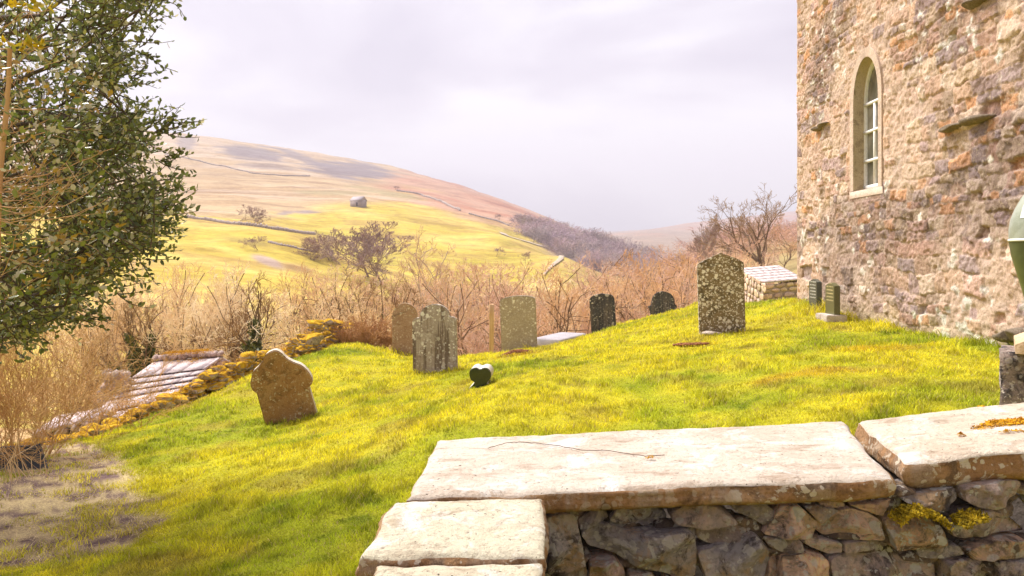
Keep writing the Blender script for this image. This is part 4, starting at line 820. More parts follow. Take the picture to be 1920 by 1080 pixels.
for i in range(ncs):
    t0, t1 = cuts_[i] , cuts_[i + 1]; L0, L1 = RL + (EL - RL) * t0, RL + (EL - RL) * (t1 + .02); R0, R1 = RR_ + (ER - RR_) * t0, RR_ + (ER - RR_) * (t1 + .02)
    lift = np.array([0, 0, -.035 * i]); u0 = -.01
    if i < 5:
        g0, g1 = L1 + lift + (0, -.015, .004), R1 + lift + (0, -.015, .004); mb.add([g0 - (0, 0, .085), g1 - (0, 0, .085), g1 - (0, 0, .012), g0 - (0, 0, .012)], [(0, 1, 2, 3)], (.13, .10, .10))  # dark strip under each step edge, its shade painted in the vertex colour
    while u0 < 1.0:
        wd_ = rd.uniform(.16, .34); u1 = min(u0 + wd_, 1.02); jj_ = rd.uniform(-.005, .005); q_ = [L1 + (R1 - L1) * u0, L1 + (R1 - L1) * (u1 - .004), L0 + (R0 - L0) * (u1 - .004), L0 + (R0 - L0) * u0]
        V_, F_ = box8(*[p + lift + np.array([0, 0, jj_ - (.0 if k < 2 else .008)]) for k, p in enumerate(q_)], .05); mb.add(V_, F_, np.array([1, .97, .97]) * rd.uniform(.94, 1.06)); u0 = u1
par(link('roof', mb.build('roof', rooft)), barn)
mb = MB(); 
for t in np.linspace(0, 1, 14):
    V_, F_ = rock(rd, (.2, .26, .17), 2, .15); mb.add(V_ + RL + (RR_ - RL) * t + np.array([0, .05, .06]), F_, (1.15, 1.1, 1.1))
rg_ = link('ridge', mb.build('ridge', rub_m, True)); par(rg_, barn)
mb = MB()
for t in np.linspace(.18, .82, 34): moss_patch(mb, tuple(RL + (RR_ - RL) * t + np.array([0, rd.uniform(-.1, .05), .13])), .13, .17, .09, rd, None, 120)
for _ in range(14): 
    t = rd.uniform(.22, .8); moss_patch(mb, tuple(RL + (RR_ - RL) * t + (ER - RR_) * rd.uniform(.04, .13) + np.array([0, 0, .0])), .14, .16, .03, rd, (0, .25), 90)
par(link('moss', mb.build('moss', omoss_m), label='orange moss along the ridge'), barn)
mb = MB(); dn = np.array([0, 0, -2.6]); bk = np.array([.1, 2.0, -.75])
GR, GE = RR_ + np.array([.0, 0, -.04]), ER + np.array([-.03, 0, -.33])
rubble_face(mb, [GE + dn, GR + dn, GR, GE], 1, 1, rd, .2); rubble_face(mb, [GR + dn, GR + bk + dn, GR + bk, GR], 1, 1, rd, .2)
rubble_face(mb, [EL + dn + (0, .1, -.33), GE + dn + (0, .1, 0), GE + (0, .1, 0), EL + (0.05, .1, -.33)], 1, 1, rd, .2); rubble_face(mb, [RL + dn + (.05, 0, 0), EL + dn + (.05, 0, -.3), EL + (.05, 0, -.33), RL + (.05, 0, -.04)], 1, 1, rd, .25)
par(link('wall', mb.build('wall', rub_m)), barn)
mb = MB(); V_, F_ = box8(RL + np.array([0, .05, 0]), RR_ + np.array([0, .05, 0]), RR_ + bk, RL + bk, .06); mb.add(V_, F_, (1, 1, 1)); par(link('rear_roof', mb.build('rear_roof', rooft)), barn)
# second, lower lean-to roof to its left, seen through the shrub
sh = empty('lean_to', (-9.6, 14.5, gz(-9.6, 14.5)), label='lower pale lean-to roof glimpsed through the bare shrub', cat='building')
a1, b1, c1, d1 = np.array(W(60, 812, 13.4)), np.array(W(176, 782, 13.6)), np.array(W(212, 762, 14.9)), np.array(W(110, 778, 15.0)); mb = MB(); V_, F_ = box8(a1, b1, c1, d1, .07); mb.add(V_, F_, (1.05, 1, 1)); par(link('roof', mb.build('roof', rooft)), sh)
mb = MB(); dn2 = np.array([0, 0, -2.2]); ins = .06
rubble_face(mb, [a1 + dn2, b1 + dn2, b1 - (0, 0, .07), a1 - (0, 0, .07)], 1, 1, rd, .2); rubble_face(mb, [b1 + dn2, c1 + dn2, c1 - (0, 0, .07), b1 - (0, 0, .07)], 1, 1, rd, .2)
par(link('wall', mb.build('wall', rub_m)), sh)
# tumble of loose stones left of the barn roof
mb = MB()
for _ in range(70):
    px_, d_ = rd.uniform(198, 240), rd.uniform(17.2, 18.3); V_, F_ = rock(rd, rd.uniform(.12, .3, 3), 2, .15); mb.add(V_ + np.array(W(px_, rd.uniform(700, 745), d_)), F_, rd.uniform(.7, 1.3, 1) * np.ones(3))
for q in range(8): mb.box((W(200, 0, 17.8)[0] + q * .08 - .1, 17.4, -6), (W(200, 0, 17.8)[0] + q * .08 - .02, 18.1, -3.25), (.5, .45, .45))
link('rubble_heap', mb.build('rubble_heap', rub_m), label='grey rubble wall end left of the pale stepped roof', cat='wall')

# ------------------------------------------------------------------ stone shed beyond, left of the church
shed = empty('stone_shed', (8.3, 26, gz(8.3, 26)), label='small stone shed with a pale stone-flag roof between the tall gravestone and the church', cat='building')
RLs, RRs, ERs, ELs = np.array(W(1380, 503, 28.3)), np.array(W(1460, 497, 28.9)), np.array(W(1508, 520, 26.2)), np.array(W(1432, 526.5, 25.0)); mb = MB()
for i in range(6):
    t0, t1 = i / 6, (i + 1) / 6 + .01; u0 = 0
    while u0 < 1:
        u1 = min(1, u0 + rd.uniform(.1, .2)); A0, B0 = RLs + (ELs - RLs) * t0, RRs + (ERs - RRs) * t0; A1, B1 = RLs + (ELs - RLs) * t1, RRs + (ERs - RRs) * t1
        q_ = [A1 + (B1 - A1) * u0, A1 + (B1 - A1) * (u1 - .001), A0 + (B0 - A0) * (u1 - .001), A0 + (B0 - A0) * u0]; V_, F_ = box8(*[p + np.array([0, 0, -.006 * i + (0.003 if k < 2 else -.003)]) for k, p in enumerate(q_)], .05); mb.add(V_, F_, np.array([1.2, 1.17, 1.12]) * rd.uniform(.95, 1.05)); u0 = u1
par(link('roof', mb.build('roof', rooft)), shed)
mb = MB(); dn3 = np.array([0, 0, -2.4]); sub_ = np.array([0, 0, -.14])
rubs_m = stone_mat('shed_rubble', (.60, .44, .33), (.70, .55, .42), (.5, .34, .26), dark=(.2, .13, .10), darkamt=.4, attr=True, fine=25, bump=.7)
rubble_face(mb, [ELs + dn3, ERs + dn3, ERs + sub_ , ELs + sub_], 1, 1, rd, .3, .014, dark=.6); rubble_face(mb, [RLs + dn3, ELs + dn3, ELs + sub_, RLs + sub_ * .6], 1, 1, rd, .3, .014, dark=.6); rubble_face(mb, [ERs + dn3, RRs + dn3, RRs + sub_, ERs + sub_], 1, 1, rd, .3, dark=.25)
par(link('wall', mb.build('wall', rubs_m)), shed)

# ------------------------------------------------------------------ trees
def unit(v): return v / (np.linalg.norm(v) + 1e-9)
def grow(rg, H, lv=5, spread=.75, kids=(5, 5, 5, 4, 3), trunk=.3, lens=(.42, .55, .58, .6, .62), r0=None, up=.35, wob=.22, stems=1, ang=(.45, .95), droop=0):
    ch = []; r0 = r0 or H * .02
    def br(p, d_, L_, r_, l):
        n_ = 6 if l < 2 else (4 if l < lv - 1 else 3); P = [p]; dd = d_.copy()
        for i in range(n_ - 1):
            dd = unit(dd + rg.normal(size=3) * wob + np.array([0, 0, up * (.25 if l else .1) - (droop if l >= lv - 1 else 0)])); P.append(P[-1] + dd * L_ / (n_ - 1))
        P = np.array(P); e_ = .6 if l == 0 else .25; rr = r_ * np.linspace(1, e_, n_); ch.append((l, P, rr))
        if l >= lv: return
        k = kids[l]; k = max(1, int(round(k * rg.uniform(.75, 1.3))))
        for j in range(k):
            t = (j + rg.uniform(.3, 1)) / k; t = (.35 + .65 * t) if l else (.45 + .55 * t); t = min(t, 1) * (n_ - 1); a_ = min(int(t), n_ - 2); f_ = t - a_; q = P[a_] * (1 - f_) + P[a_ + 1] * f_
            ax = unit(P[a_ + 1] - P[a_]); sd_ = unit(np.cross(ax, rg.normal(size=3))); g_ = rg.uniform(*ang) * spread / .75; nd = unit(ax * math.cos(g_) + sd_ * math.sin(g_) + np.array([0, 0, .12])); tt = t / (n_ - 1)
            br(q, nd, L_ * (lens[l] / (trunk if l == 0 else 1)) * rg.uniform(.75, 1.15) * (1.1 - .35 * tt if l else 1), max(r_ * (1 - tt * (1 - e_)) * rg.uniform(.55, .7), .006), l + 1)
    for s_ in range(stems):
        a_ = rg.uniform(0, 6.28); ln = 0 if stems == 1 else rg.uniform(.15, .5); br(np.array([math.cos(a_), math.sin(a_), 0]) * (0 if stems == 1 else H * .03) + np.array([0, 0, -.3]), unit(np.array([math.cos(a_) * ln, math.sin(a_) * ln, 1])), trunk * H, r0 / (1 if stems == 1 else 1.5), 0)
    top = max(c[1][:, 2].max() for c in ch); s_ = H / top
    return [(l, P * s_, r) for l, P, r in ch]
def twig_mat(name, a, b):
    n = NB(name, .9, .1); r_ = nn(n.t, 'ShaderNodeObjectInfo').outputs['Random']; v = n.mix(n.rng(n.noise(.7, 3), .35, .65), a, b); v = n.mix(n.rng(r_, 0, 1, 0, .95), v, n.mix(1., v, (.86, .74, .60), 'MULTIPLY')); return n.done(v)
TM = {'cream': twig_mat('cream_twigs', (.95, .80, .55), (.92, .72, .46)), 'tan': twig_mat('tan_twigs', (.80, .56, .34), (.86, .64, .42)), 'pink': twig_mat('pinkish_twigs', (.76, .54, .42), (.70, .47, .35)), 'brown': twig_mat('brown_twigs', (.30, .18, .09), (.38, .25, .12)),
      'grey': twig_mat('grey_twigs', (.36, .26, .23), (.42, .31, .26)), 'purple': twig_mat('purple_twigs', (.34, .24, .23), (.42, .28, .25)), 'gold': twig_mat('golden_twigs', (.80, .50, .22), (.82, .58, .28)), 'pale': twig_mat('pale_limbs', (.82, .68, .50), (.74, .60, .42))}
bark = {'lightbrown': stone_mat('light_brown_bark', (.40, .26, .15), (.56, .40, .25), fine=20), 'dark': stone_mat('dark_bark', (.16, .10, .06), (.24, .16, .09), fine=20), 'tan': stone_mat('tan_bark', (.30, .20, .13), (.46, .33, .22), fine=20), 'pale': stone_mat('pale_bark', (.62, .50, .38), (.52, .40, .29), fine=20)}
n = NB('ivy_leaves', .5, .3); ivy_m = n.done(n.mix(n.rng(n.noise(6, 3), .4, .6), (.06, .075, .012), (.16, .17, .03)))
def tree_mesh(kind, seed, H, tw, bk_, ivy=0, tmin=.007, split=3, **k):
    rg = np.random.default_rng(seed); ch = grow(rg, H, **k); t_, c_ = MB(), MB()
    for l, P, r in ch:
        if l < split: t_.tube(P, np.maximum(r, (.055, .036, .022)[l]) if split > 1 else r, 5)
        else: c_.tube(P, np.maximum(r * .7, tmin * .8), 3)
    out = [('trunk', t_.build('trunk', bk_, True)), ('crown', c_.build('crown', tw))]
    if ivy:
        m_ = MB()
        for l, P, r in ch:
            if l > 1 or (l == 1 and rg.random() > .55): continue
            for q in range(int(260 * ivy * (1.6 if l == 0 else .7))):
                t = rg.uniform(0, (len(P) - 1) * (1 if l == 0 else .75) - .001); a_ = int(t); p = P[a_] * (1 - t + a_) + P[a_ + 1] * (t - a_) + rg.normal(size=3) * (.17 if l == 0 else .1) * H / 7; m_.add(p + rg.normal(size=(3, 3)) * .07, [(0, 1, 2)])
        out.append(('ivy', m_.build('ivy', ivy_m)))
    return out
VAR = {}
def var(key, *a, **k):
    VAR[key] = [tree_mesh(key, a[0] + i * 7, *a[2:], **k) for i in range(a[1])]
var('cream', 100, 2, 7., TM['cream'], bark['lightbrown'], tmin=.012, spread=.9, kids=(5, 5, 4, 4, 2), up=.16, trunk=.26)
VAR['cream'] += [tree_mesh('cream', 121 + i * 7, 7., TM['cream'], bark['dark'], tmin=.012, spread=.9, kids=(5, 5, 4, 4, 2), up=.16, trunk=.3) for i in range(2)]
var('tan', 130, 3, 7., TM['tan'], bark['dark'], tmin=.012, spread=.9, kids=(5, 5, 4, 4, 2), up=.16, trunk=.26)
var('pink', 160, 3, 7., TM['pink'], bark['tan'], tmin=.012, spread=.9, kids=(5, 5, 4, 4, 3), up=.16, trunk=.26)
var('darkivy', 190, 2, 7., TM['brown'], bark['dark'], ivy=2, tmin=.010, spread=.85, kids=(6, 5, 4, 4, 3), trunk=.45)
var('greenivy', 220, 2, 6., TM['brown'], bark['dark'], ivy=4, tmin=.010, spread=.6, kids=(6, 5, 4, 4, 2), trunk=.5, lens=(.38, .5, .6, .6, .6))
var('darklimb', 250, 2, 7., TM['brown'], bark['dark'], tmin=.010, spread=1.0, kids=(5, 4, 4, 4, 2), trunk=.22, up=.15)
var('gold', 280, 2, 7., TM['gold'], bark['tan'], tmin=.014, spread=.7, kids=(6, 5, 5, 4, 4))
var('grey', 310, 2, 8., TM['grey'], bark['pale'], tmin=.014, spread=.6, kids=(7, 5, 5, 4, 3), trunk=.5, lens=(.3, .5, .58, .6, .62))
var('purple', 340, 2, 7., TM['purple'], bark['tan'], tmin=.025, spread=.8, kids=(6, 5, 5, 4, 3))
var('shrub', 370, 4, 2.6, TM['cream'], TM['cream'], tmin=.006, stems=5, kids=(4, 4, 4, 3, 0), lv=4, trunk=.5, lens=(.5, .6, .6, .6, .6), split=1)
var('shrubtan', 400, 3, 2.6, TM['tan'], TM['tan'], tmin=.006, stems=5, kids=(4, 4, 4, 3, 0), lv=4, trunk=.5, lens=(.5, .6, .6, .6, .6), split=1)
HB = {'cream': 7., 'tan': 7., 'pink': 7., 'darkivy': 7., 'greenivy': 6., 'darklimb': 7., 'gold': 7., 'grey': 8., 'purple': 7., 'shrub': 2.6, 'shrubtan': 2.6}
rt = np.random.default_rng(4242)
def tree(key, x, y, H, label, group, vi=None, wid=1., rz=None, name='bare_tree', cat='tree', dz=0, fl=False):
    v = VAR[key][rt.integers(0, len(VAR[key])) if vi is None else vi]; s_ = H / HB[key]
    e_ = empty(name, (x, y, gz(x, y) + dz), rt.uniform(0, 6.28) if rz is None else rz, label=label, cat=cat, group=group); e_.scale = (s_ * wid, s_ * wid, s_)
    for nm, me in v: link(nm, me, e_)
    return e_
def tree_at(key, px, top, d, label, **k):
    x = (px - CX) / F * d; zb = gz(x, d); return tree(key, x, d, (HY - top) / F * d - zb, label, 'bare trees in the valley', **k)
# one of a kind
VAR['tall'] = [tree_mesh('tall', 71, 9., TM['pale'], bark['pale'], tmin=.012, spread=.85, kids=(8, 5, 4, 4, 2), trunk=.62, lens=(.32, .55, .58, .6, .62), ang=(.5, .9), up=.3)]; HB['tall'] = 9.
tree_at('tall', 822, 418, 36, 'tallest pale leafless tree rising in the middle, behind the domed grey gravestone', vi=0, wid=.95, rz=1.2)
tree_at('darkivy', 718, 500, 31, 'dark bare tree with an ivy-clad trunk just left of the pinkish gravestone', vi=0, wid=.9)
tree_at('greenivy', 520, 520, 27, 'bare tree whose green ivy trunk stands behind the rust-brown gravestone', vi=0, wid=.95)
tree_at('greenivy', 262, 545, 25, 'bare tree with a slanting green ivy trunk above the pale stepped roof', vi=1, wid=.9)
tree_at('darklimb', 382, 505, 29, 'tree with twisting dark limbs behind the barn ridge', vi=0, wid=.8)
tree_at('darklimb', 610, 560, 27, 'small sparse dark tree between the brown gravestone and the hedge', vi=1, wid=.7)
tree_at('tan', 1195, 490, 44, 'round-headed bare tree on the brow left of the dark arched gravestone', vi=0, wid=1.1)
tree_at('gold', 1238, 462, 62, 'golden-twigged full-crowned tree left of the tall lichened gravestone', vi=0, wid=.8)
tree_at('darklimb', 1085, 462, 62, 'dark-limbed spreading tree below the end of the track', vi=0, wid=1.0)
VAR['big'] = [tree_mesh('big', 903, 9., TM['brown'], bark['dark'], tmin=.016, spread=.8, kids=(7, 5, 5, 4, 2), trunk=.26, lens=(.62, .55, .5, .55, .6), r0=.3, up=.22, wob=.26, ang=(.4, .9))]; HB['big'] = 9.
tree_at('big', 1438, 338, 84, 'large open-crowned dark bare tree beside the church corner', vi=0, wid=1.0)
tree_at('grey', 1322, 398, 92, 'grey birch-like tree with pale stems above the tall lichened gravestone', vi=0, wid=.9)
tree_at('grey', 1296, 425, 88, 'lower grey tree beside the birch-like one', vi=1, wid=.9)
tree_at('grey', 1384, 402, 120, 'slender faint grey tree between the birch-like tree and the big dark tree', vi=1, wid=.7)
tree_at('pink', 1480, 385, 96, 'twiggy tree partly cut off by the church corner', vi=1, wid=.9)
for (px_, top_, d_, key, lab, w_) in ((640, 428, 172, 'purple', 'dark grey thorn tree at the left of the hillside clump', 1.15), (618, 440, 175, 'purple', 'small thorn bush at the left end of the hillside clump', 1.3), (692, 413, 166, 'purple', 'broad pinkish bare tree at the right of the hillside clump', 1.1), (668, 425, 170, 'purple', 'bare tree in the middle of the hillside clump', 1.1),
                                 (718, 440, 160, 'purple', 'low spreading tree at the right edge of the hillside clump', 1.4)): tree_at(key, px_, top_, d_, lab, wid=w_)
x_, y_, z_ = hit(436, 418, 150, 320); tree('purple', x_, y_ + 3, 5.5, 'faint purple leafless tree behind the field wall on the left hillside', 'bare trees in the valley', wid=1.5)
for (px_, py_, H_, w_, lab) in ((931, 482, 3.2, 1.5, 'round dark thorn bush on the yellow field'), (985, 494, 3.6, 1.0, 'second thorn bush right of the round one, below the track'), (740, 358, 4.2, 1.6, 'lone dark bush high on the moor edge'), (484, 470, 3.2, 1.6, 'scrubby thorn on the near field below the field wall'),
                           (937, 415, 4.5, 1.2, 'small purple tree by the moor wall above the track'), (985, 432, 9, 1.8, 'broad flat-topped tree in front of the wooded hill'), (575, 462, 2.4, 1.6, 'dark bush beside the broken wall above the hillside clump')):
    x_, y_, z_ = hit(px_, py_, 90, 700); tree('purple', x_, y_, H_, lab, 'thorn bushes on the far fields', wid=w_, name='thorn_bush', cat='bush')
# thicket: many alike
TL = lambda px: np.interp(px, [60, 130, 200, 300, 400, 470, 560, 620, 700, 800, 900, 1000, 1100, 1200, 1290, 1350, 1420, 1500], [570, 530, 500, 465, 460, 470, 480, 500, 490, 480, 480, 480, 480, 450, 442, 425, 430, 435])
grp = {'cream': ('cream-twigged leafless tree of the valley thicket', 'cream-twigged trees of the thicket'), 'tan': ('tan-twigged leafless tree of the valley thicket', 'tan-twigged trees of the thicket'), 'pink': ('pinkish leafless tree of the valley thicket', 'pinkish trees of the thicket')}
for i in range(74):
    left_ = i < 20
    if left_: px_ = 110 + i * 27.5 + rt.uniform(-9, 9); d_ = rt.choice([rt.uniform(25, 33), rt.uniform(36, 48)], p=[.65, .35])
    else: px_ = 650 + ((i - 20) * 15.4 + rt.uniform(-7, 7)) % 830; d_ = np.interp(rt.random(), [0, 1], [29 if px_ < 1000 else 36, 70]) * (1 + .5 * ss(1200, 1450, px_))
    x_ = (px_ - CX) / F * d_
    if 640 < px_ < 880 and d_ < 33: continue
    top_ = TL(px_) + rt.uniform(0, 45) + (30 if d_ < 34 else 8) * rt.random(); H_ = min(max((HY - top_) / F * d_ - gz(x_, d_), 2.2), 11)
    key = rt.choice(['cream', 'tan', 'pink'], p=[.85, .15, 0] if px_ < 640 else ([.15, .4, .45] if px_ < 1150 else [.05, .4, .55])); tree(key, x_, d_, H_, *grp[key], wid=rt.uniform(.75, 1.05) * (.8 if left_ else 1))
for i in range(26):
    px_ = 20 + (i * 48.5 + rt.uniform(-8, 8)) % 1260; d_ = rt.uniform(28, 36) + 8 * ss(1000, 1200, px_); x_ = (px_ - CX) / F * d_; H_ = 2; zb = gz(x_, d_)
    lim = min((HY - np.interp(px_, [0, 300, 650, 900, 1100, 1250], [620, 625, 590, 590, 570, 560])) / F * d_ - zb, 2.4)
    tree('shrub' if px_ < 640 else 'shrubtan', x_, d_, max(lim * rt.uniform(.7, 1), 1.2), 'pale bare bush in the undergrowth below the churchyard' if px_ < 640 else 'tan bare bush in the undergrowth below the churchyard', 'pale undergrowth bushes' if px_ < 640 else 'tan undergrowth bushes', name='bare_bush', cat='bush', wid=1.5)

n = NB('wood_grey_purple'); wood_m1 = n.done(n.mix(1., (.44, .34, .32), n.attr(), 'MULTIPLY')); n = NB('wood_pink_brown'); wood_m2 = n.done(n.mix(1., (.62, .42, .29), n.attr(), 'MULTIPLY'))
for px_, top_, d_, k_, v_, w_ in ((338, 488, 27, 'cream', 2, .8), (432, 482, 29, 'cream', 3, .8), (580, 492, 30, 'cream', 2, .75), (655, 496, 33, 'tan', 0, .8), (905, 488, 34, 'tan', 1, .8), (985, 484, 37, 'pink', 0, .85), (1045, 478, 40, 'tan', 2, .85), (1150, 480, 44, 'pink', 1, .8), (170, 540, 27, 'cream', 3, .8)):
    x_ = (px_ - CX) / F * d_; tree(k_, x_, d_, (HY - top_) / F * d_ - gz(x_, d_), *grp[k_], vi=v_, wid=w_)
# distant woods: one mass of small bare trees
def wood(name, spots, label, mats, seed, base_r=.09):
    rg = np.random.default_rng(seed); protos = []
    for i in range(6):
        ch = grow(np.random.default_rng(seed * 10 + i), 1., lv=3, kids=(7, 6, 5, 0, 0), trunk=.35, lens=(.5, .6, .6, .6, .6), spread=1.15, up=.15); protos.append(ch)
    mbs = [MB() for _ in mats]
    for (x_, y_, H_, d_) in spots:
        ch = protos[rg.integers(0, 6)]; a_ = rg.uniform(0, 6.28); zb = gz(x_, y_); w_ = rg.uniform(1.1, 1.6); m_ = mbs[rg.integers(0, len(mats))]; cc_ = rg.uniform(.6, 1.35) * np.array([1, rg.uniform(.88, 1.05), rg.uniform(.85, 1.2)])
        for l, P, r in ch:
            Q = rotz(P * np.array([w_, w_, 1]), a_) * H_ + np.array([x_, y_, zb]); m_.tube(Q, (.00022 * d_ if l > 1 else .0004 * d_) * np.linspace(1, .5, len(Q)), 3, cc_)
    for m_, mt in zip(mbs, mats):
        if m_.n: link(name, m_.build(name, mt), kind='stuff', label=label, cat='woodland')
sp = []; q = 0
while len(sp) < 260 and q < 6000:
    q += 1; px_ = rt.uniform(975, 1225); top = np.interp(px_, [975, 1010, 1060, 1110, 1160, 1225], [408, 405, 408, 425, 452, 478]); bot_ = np.interp(px_, [975, 1060, 1130, 1225], [425, 470, 502, 512]); py_ = rt.uniform(top + 6, bot_)
    d_ = rt.uniform(290, 470); x_ = (px_ - CX) / F * d_; pyg = HY - gz(x_, d_) / d_ * F
    if top + 4 < pyg < bot_ + 12: sp.append((x_, d_, rt.uniform(6, 9.5), d_))
wood('hillside_wood', sp, 'purple-grey leafless wood covering the slope beyond the track', [wood_m1], 61)
sp = [((px_ - CX) / F * d_, d_, rt.uniform(3, 5.5), d_) for px_, d_ in ((rt.uniform(1210, 1560), rt.uniform(115, 230)) for _ in range(110))]
sp += [((px_ - CX) / F * d_, d_, rt.uniform(3, 5), d_) for px_, d_ in ((rt.uniform(700, 1220), rt.uniform(72, 130)) for _ in range(90))]
wood('valley_wood', sp, 'pinkish-brown leafless wood filling the valley floor', [wood_m2], 67)

# ------------------------------------------------------------------ field walls and far barn
fwm = stone_mat('far_wall_stone', (.36, .28, .25), (.46, .38, .34), fine=3)
def field_wall(pts, h_, th_, label, seed, d0=90, d1=700):
    P = np.array([hit(a, b, d0, d1)[:2] for a, b in pts]); L_ = np.concatenate([[0], np.cumsum(np.linalg.norm(np.diff(P, axis=0), axis=1))]); rg = np.random.default_rng(seed); t = np.arange(0, L_[-1], th_ * 1.6); X = np.interp(t, L_, P[:, 0]); Y = np.interp(t, L_, P[:, 1]); Z = hgt(X, Y); mb = MB()
    for x_, y_, z_ in zip(X, Y, Z): V_, F_ = rock(rg, (th_ * 1.9, th_ * 1.9, h_ * .65 * rg.uniform(.6, 1.25) + .6), 1, .15, cuts=2); mb.add(V_ + np.array([x_, y_, z_ + h_ * .32 - .3]), F_)
    link('field_wall', mb.build('field_wall', fwm), label=label, cat='wall', group='dry-stone field walls')
field_wall([(352, 408), (400, 415), (450, 422), (510, 430), (555, 436), (590, 440)], 1.6, .5, 'dark field wall crossing the left hillside, nearest of the field walls', 1, 120, 330)
field_wall([(505, 455), (525, 460), (560, 468), (590, 473)], .9, .4, 'broken tumbled wall on the slope below the nearest field wall', 2, 100, 320)
field_wall([(310, 290), (360, 300), (420, 312), (470, 325), (530, 330), (580, 331)], 2.0, .9, 'highest field wall slanting across the tan moor', 3, 350, 1200)
field_wall([(745, 358), (790, 366), (830, 380), (862, 396)], 2.2, .9, 'field wall between the yellow field and the pink bracken slope', 4, 300, 1000)
field_wall([(880, 402), (920, 412), (955, 424)], 1.6, .8, 'broken wall line running down towards the wooded hill', 5, 300, 900)
bx, by, bz = hit(672, 387, 250, 600); s_ = by / F
fb = empty('field_barn', (bx, by, bz), R(-28), label='small grey field barn standing alone on the yellow hillside', cat='barn')
fbarn_m = stone_mat('field_barn_stone', (.30, .24, .24), (.38, .31, .30), fine=3); fbr = stone_mat('field_barn_roof', (.36, .30, .31), (.42, .36, .37), fine=3)
mb = MB(); a_, b_, h_ = 13 * s_, 8 * s_, 11.5 * s_; mb.box((-a_, -b_, -1.5), (a_, b_, h_)); mb.add([(-a_, -b_, h_), (-a_, b_, h_), (-a_, 0, h_ + 6 * s_), (a_, -b_, h_), (a_, b_, h_), (a_, 0, h_ + 6 * s_)], [(0, 2, 1), (3, 4, 5)]); link('wall', mb.build('wall', fbarn_m), fb)
mb = MB()
for sg in (-1, 1): V_, F_ = box8((-a_ * 1.06, sg * b_ * 1.15, h_ - .3), (a_ * 1.06, sg * b_ * 1.15, h_ - .3), (a_ * 1.06, 0, h_ + 6 * s_ + .25), (-a_ * 1.06, 0, h_ + 6 * s_ + .25), .22); mb.add(V_, F_)
link('roof', mb.build('roof', fbr), fb); n = NB('dark_doorway'); mb = MB(); mb.box((-1.0 * s_ + a_ * .2, -b_ - .05, 0), (2.2 * s_ + a_ * .2, -b_ + .1, 6.5 * s_)); link('door', mb.build('door', n.done((.05, .04, .04))), fb)

# ------------------------------------------------------------------ holly tree on the left
hol = empty('holly_tree', (-5.6, 6.6, gz(-5.6, 6.6)), label='big dark-green glossy evergreen holly overhanging the left side', cat='tree')
rh = np.random.default_rng(12)
n = NB('holly_leaf', .28, .5); hv = n.attr(); tr = nn(n.t, 'ShaderNodeBsdfTranslucent'); ms = nn(n.t, 'ShaderNodeMixShader'); ms.inputs[0].default_value = .3; n.l(hv, tr.inputs[0]); n.l(n.b.outputs[0], ms.inputs[1]); n.l(tr.outputs[0], ms.inputs[2]); n.l(ms.outputs[0], n.out.inputs[0]); leaf_m = n.done(hv)
edge_y = [-400, -200, -60, 0, 60, 110, 150, 200, 222, 250, 300, 350, 385, 420, 460, 500, 530, 560, 590, 615, 640]
edge_x = [285, 316, 316, 298, 292, 270, 256, 228, 284, 298, 274, 290, 318, 308, 290, 255, 225, 180, 130, 90, 30]
tw = MB(); lv_ = MB(); LV = []; LF = []; LC_ = []
trunk0 = np.array([-5.6, 6.6, gz(-5.6, 6.6) - .2]); lims = []
tw.tube([trunk0, trunk0 + (.05, 0, 1.2), trunk0 + (.12, .05, 2.6), trunk0 + (.1, 0, 3.6), trunk0 + (.2, 0, 4.6)], [.17, .14, .10, .05, .03], 9)
for i in range(46):
    py_ = rh.uniform(-150, 640); px_ = np.interp(py_, edge_y, edge_x) - abs(rh.normal(0, 90)) - 12; d_ = rh.uniform(5.2, 7.6); tgt = np.array(W(px_, py_, d_)); hz = np.clip(tgt[2] - rh.uniform(.2, 1.3), trunk0[2] + 1.0, trunk0[2] + 6.0); st_ = np.array([-5.48, 6.6, hz]); mid = (st_ + tgt) / 2 + np.array([0, 0, rh.uniform(-.1, .25)])
    t = np.linspace(0, 1, 9)[:, None]; P = (1 - t) ** 2 * st_ + 2 * t * (1 - t) * mid + t * t * tgt; P[1:-1] += rh.normal(size=(7, 3)) * .03; tw.tube(P, np.linspace(.035, .006, 9), 5); lims.append(P)
LP = np.concatenate([p[2:] for p in lims])
def leaf(p, d_, s_, col):
    d_ = unit(d_); sd_ = unit(np.cross(d_, rh.normal(size=3))); nr_ = np.cross(d_, sd_); w_ = s_ * .27
    LV.extend([p, p + d_ * s_ * .3 + sd_ * w_ + nr_ * w_ * .3, p + d_ * s_ * .72 + sd_ * w_ * .75 + nr_ * w_ * .3, p + d_ * s_, p + d_ * s_ * .72 - sd_ * w_ * .75 + nr_ * w_ * .3, p + d_ * s_ * .3 - sd_ * w_ + nr_ * w_ * .3]); b_ = len(LV) - 6
    LF.extend([(b_, b_ + 1, b_ + 2, b_ + 3), (b_, b_ + 3, b_ + 4, b_ + 5)]); LC_.extend([col] * 6)
cen = np.array([-5.4, 6.6, 1.2])
hcols = [np.array(c) for c in ((.12, .15, .045), (.17, .20, .055), (.24, .25, .08), (.36, .35, .10), (.10, .13, .05), (.64, .60, .42))]  # the last, palest tone paints highlights onto a few leaves
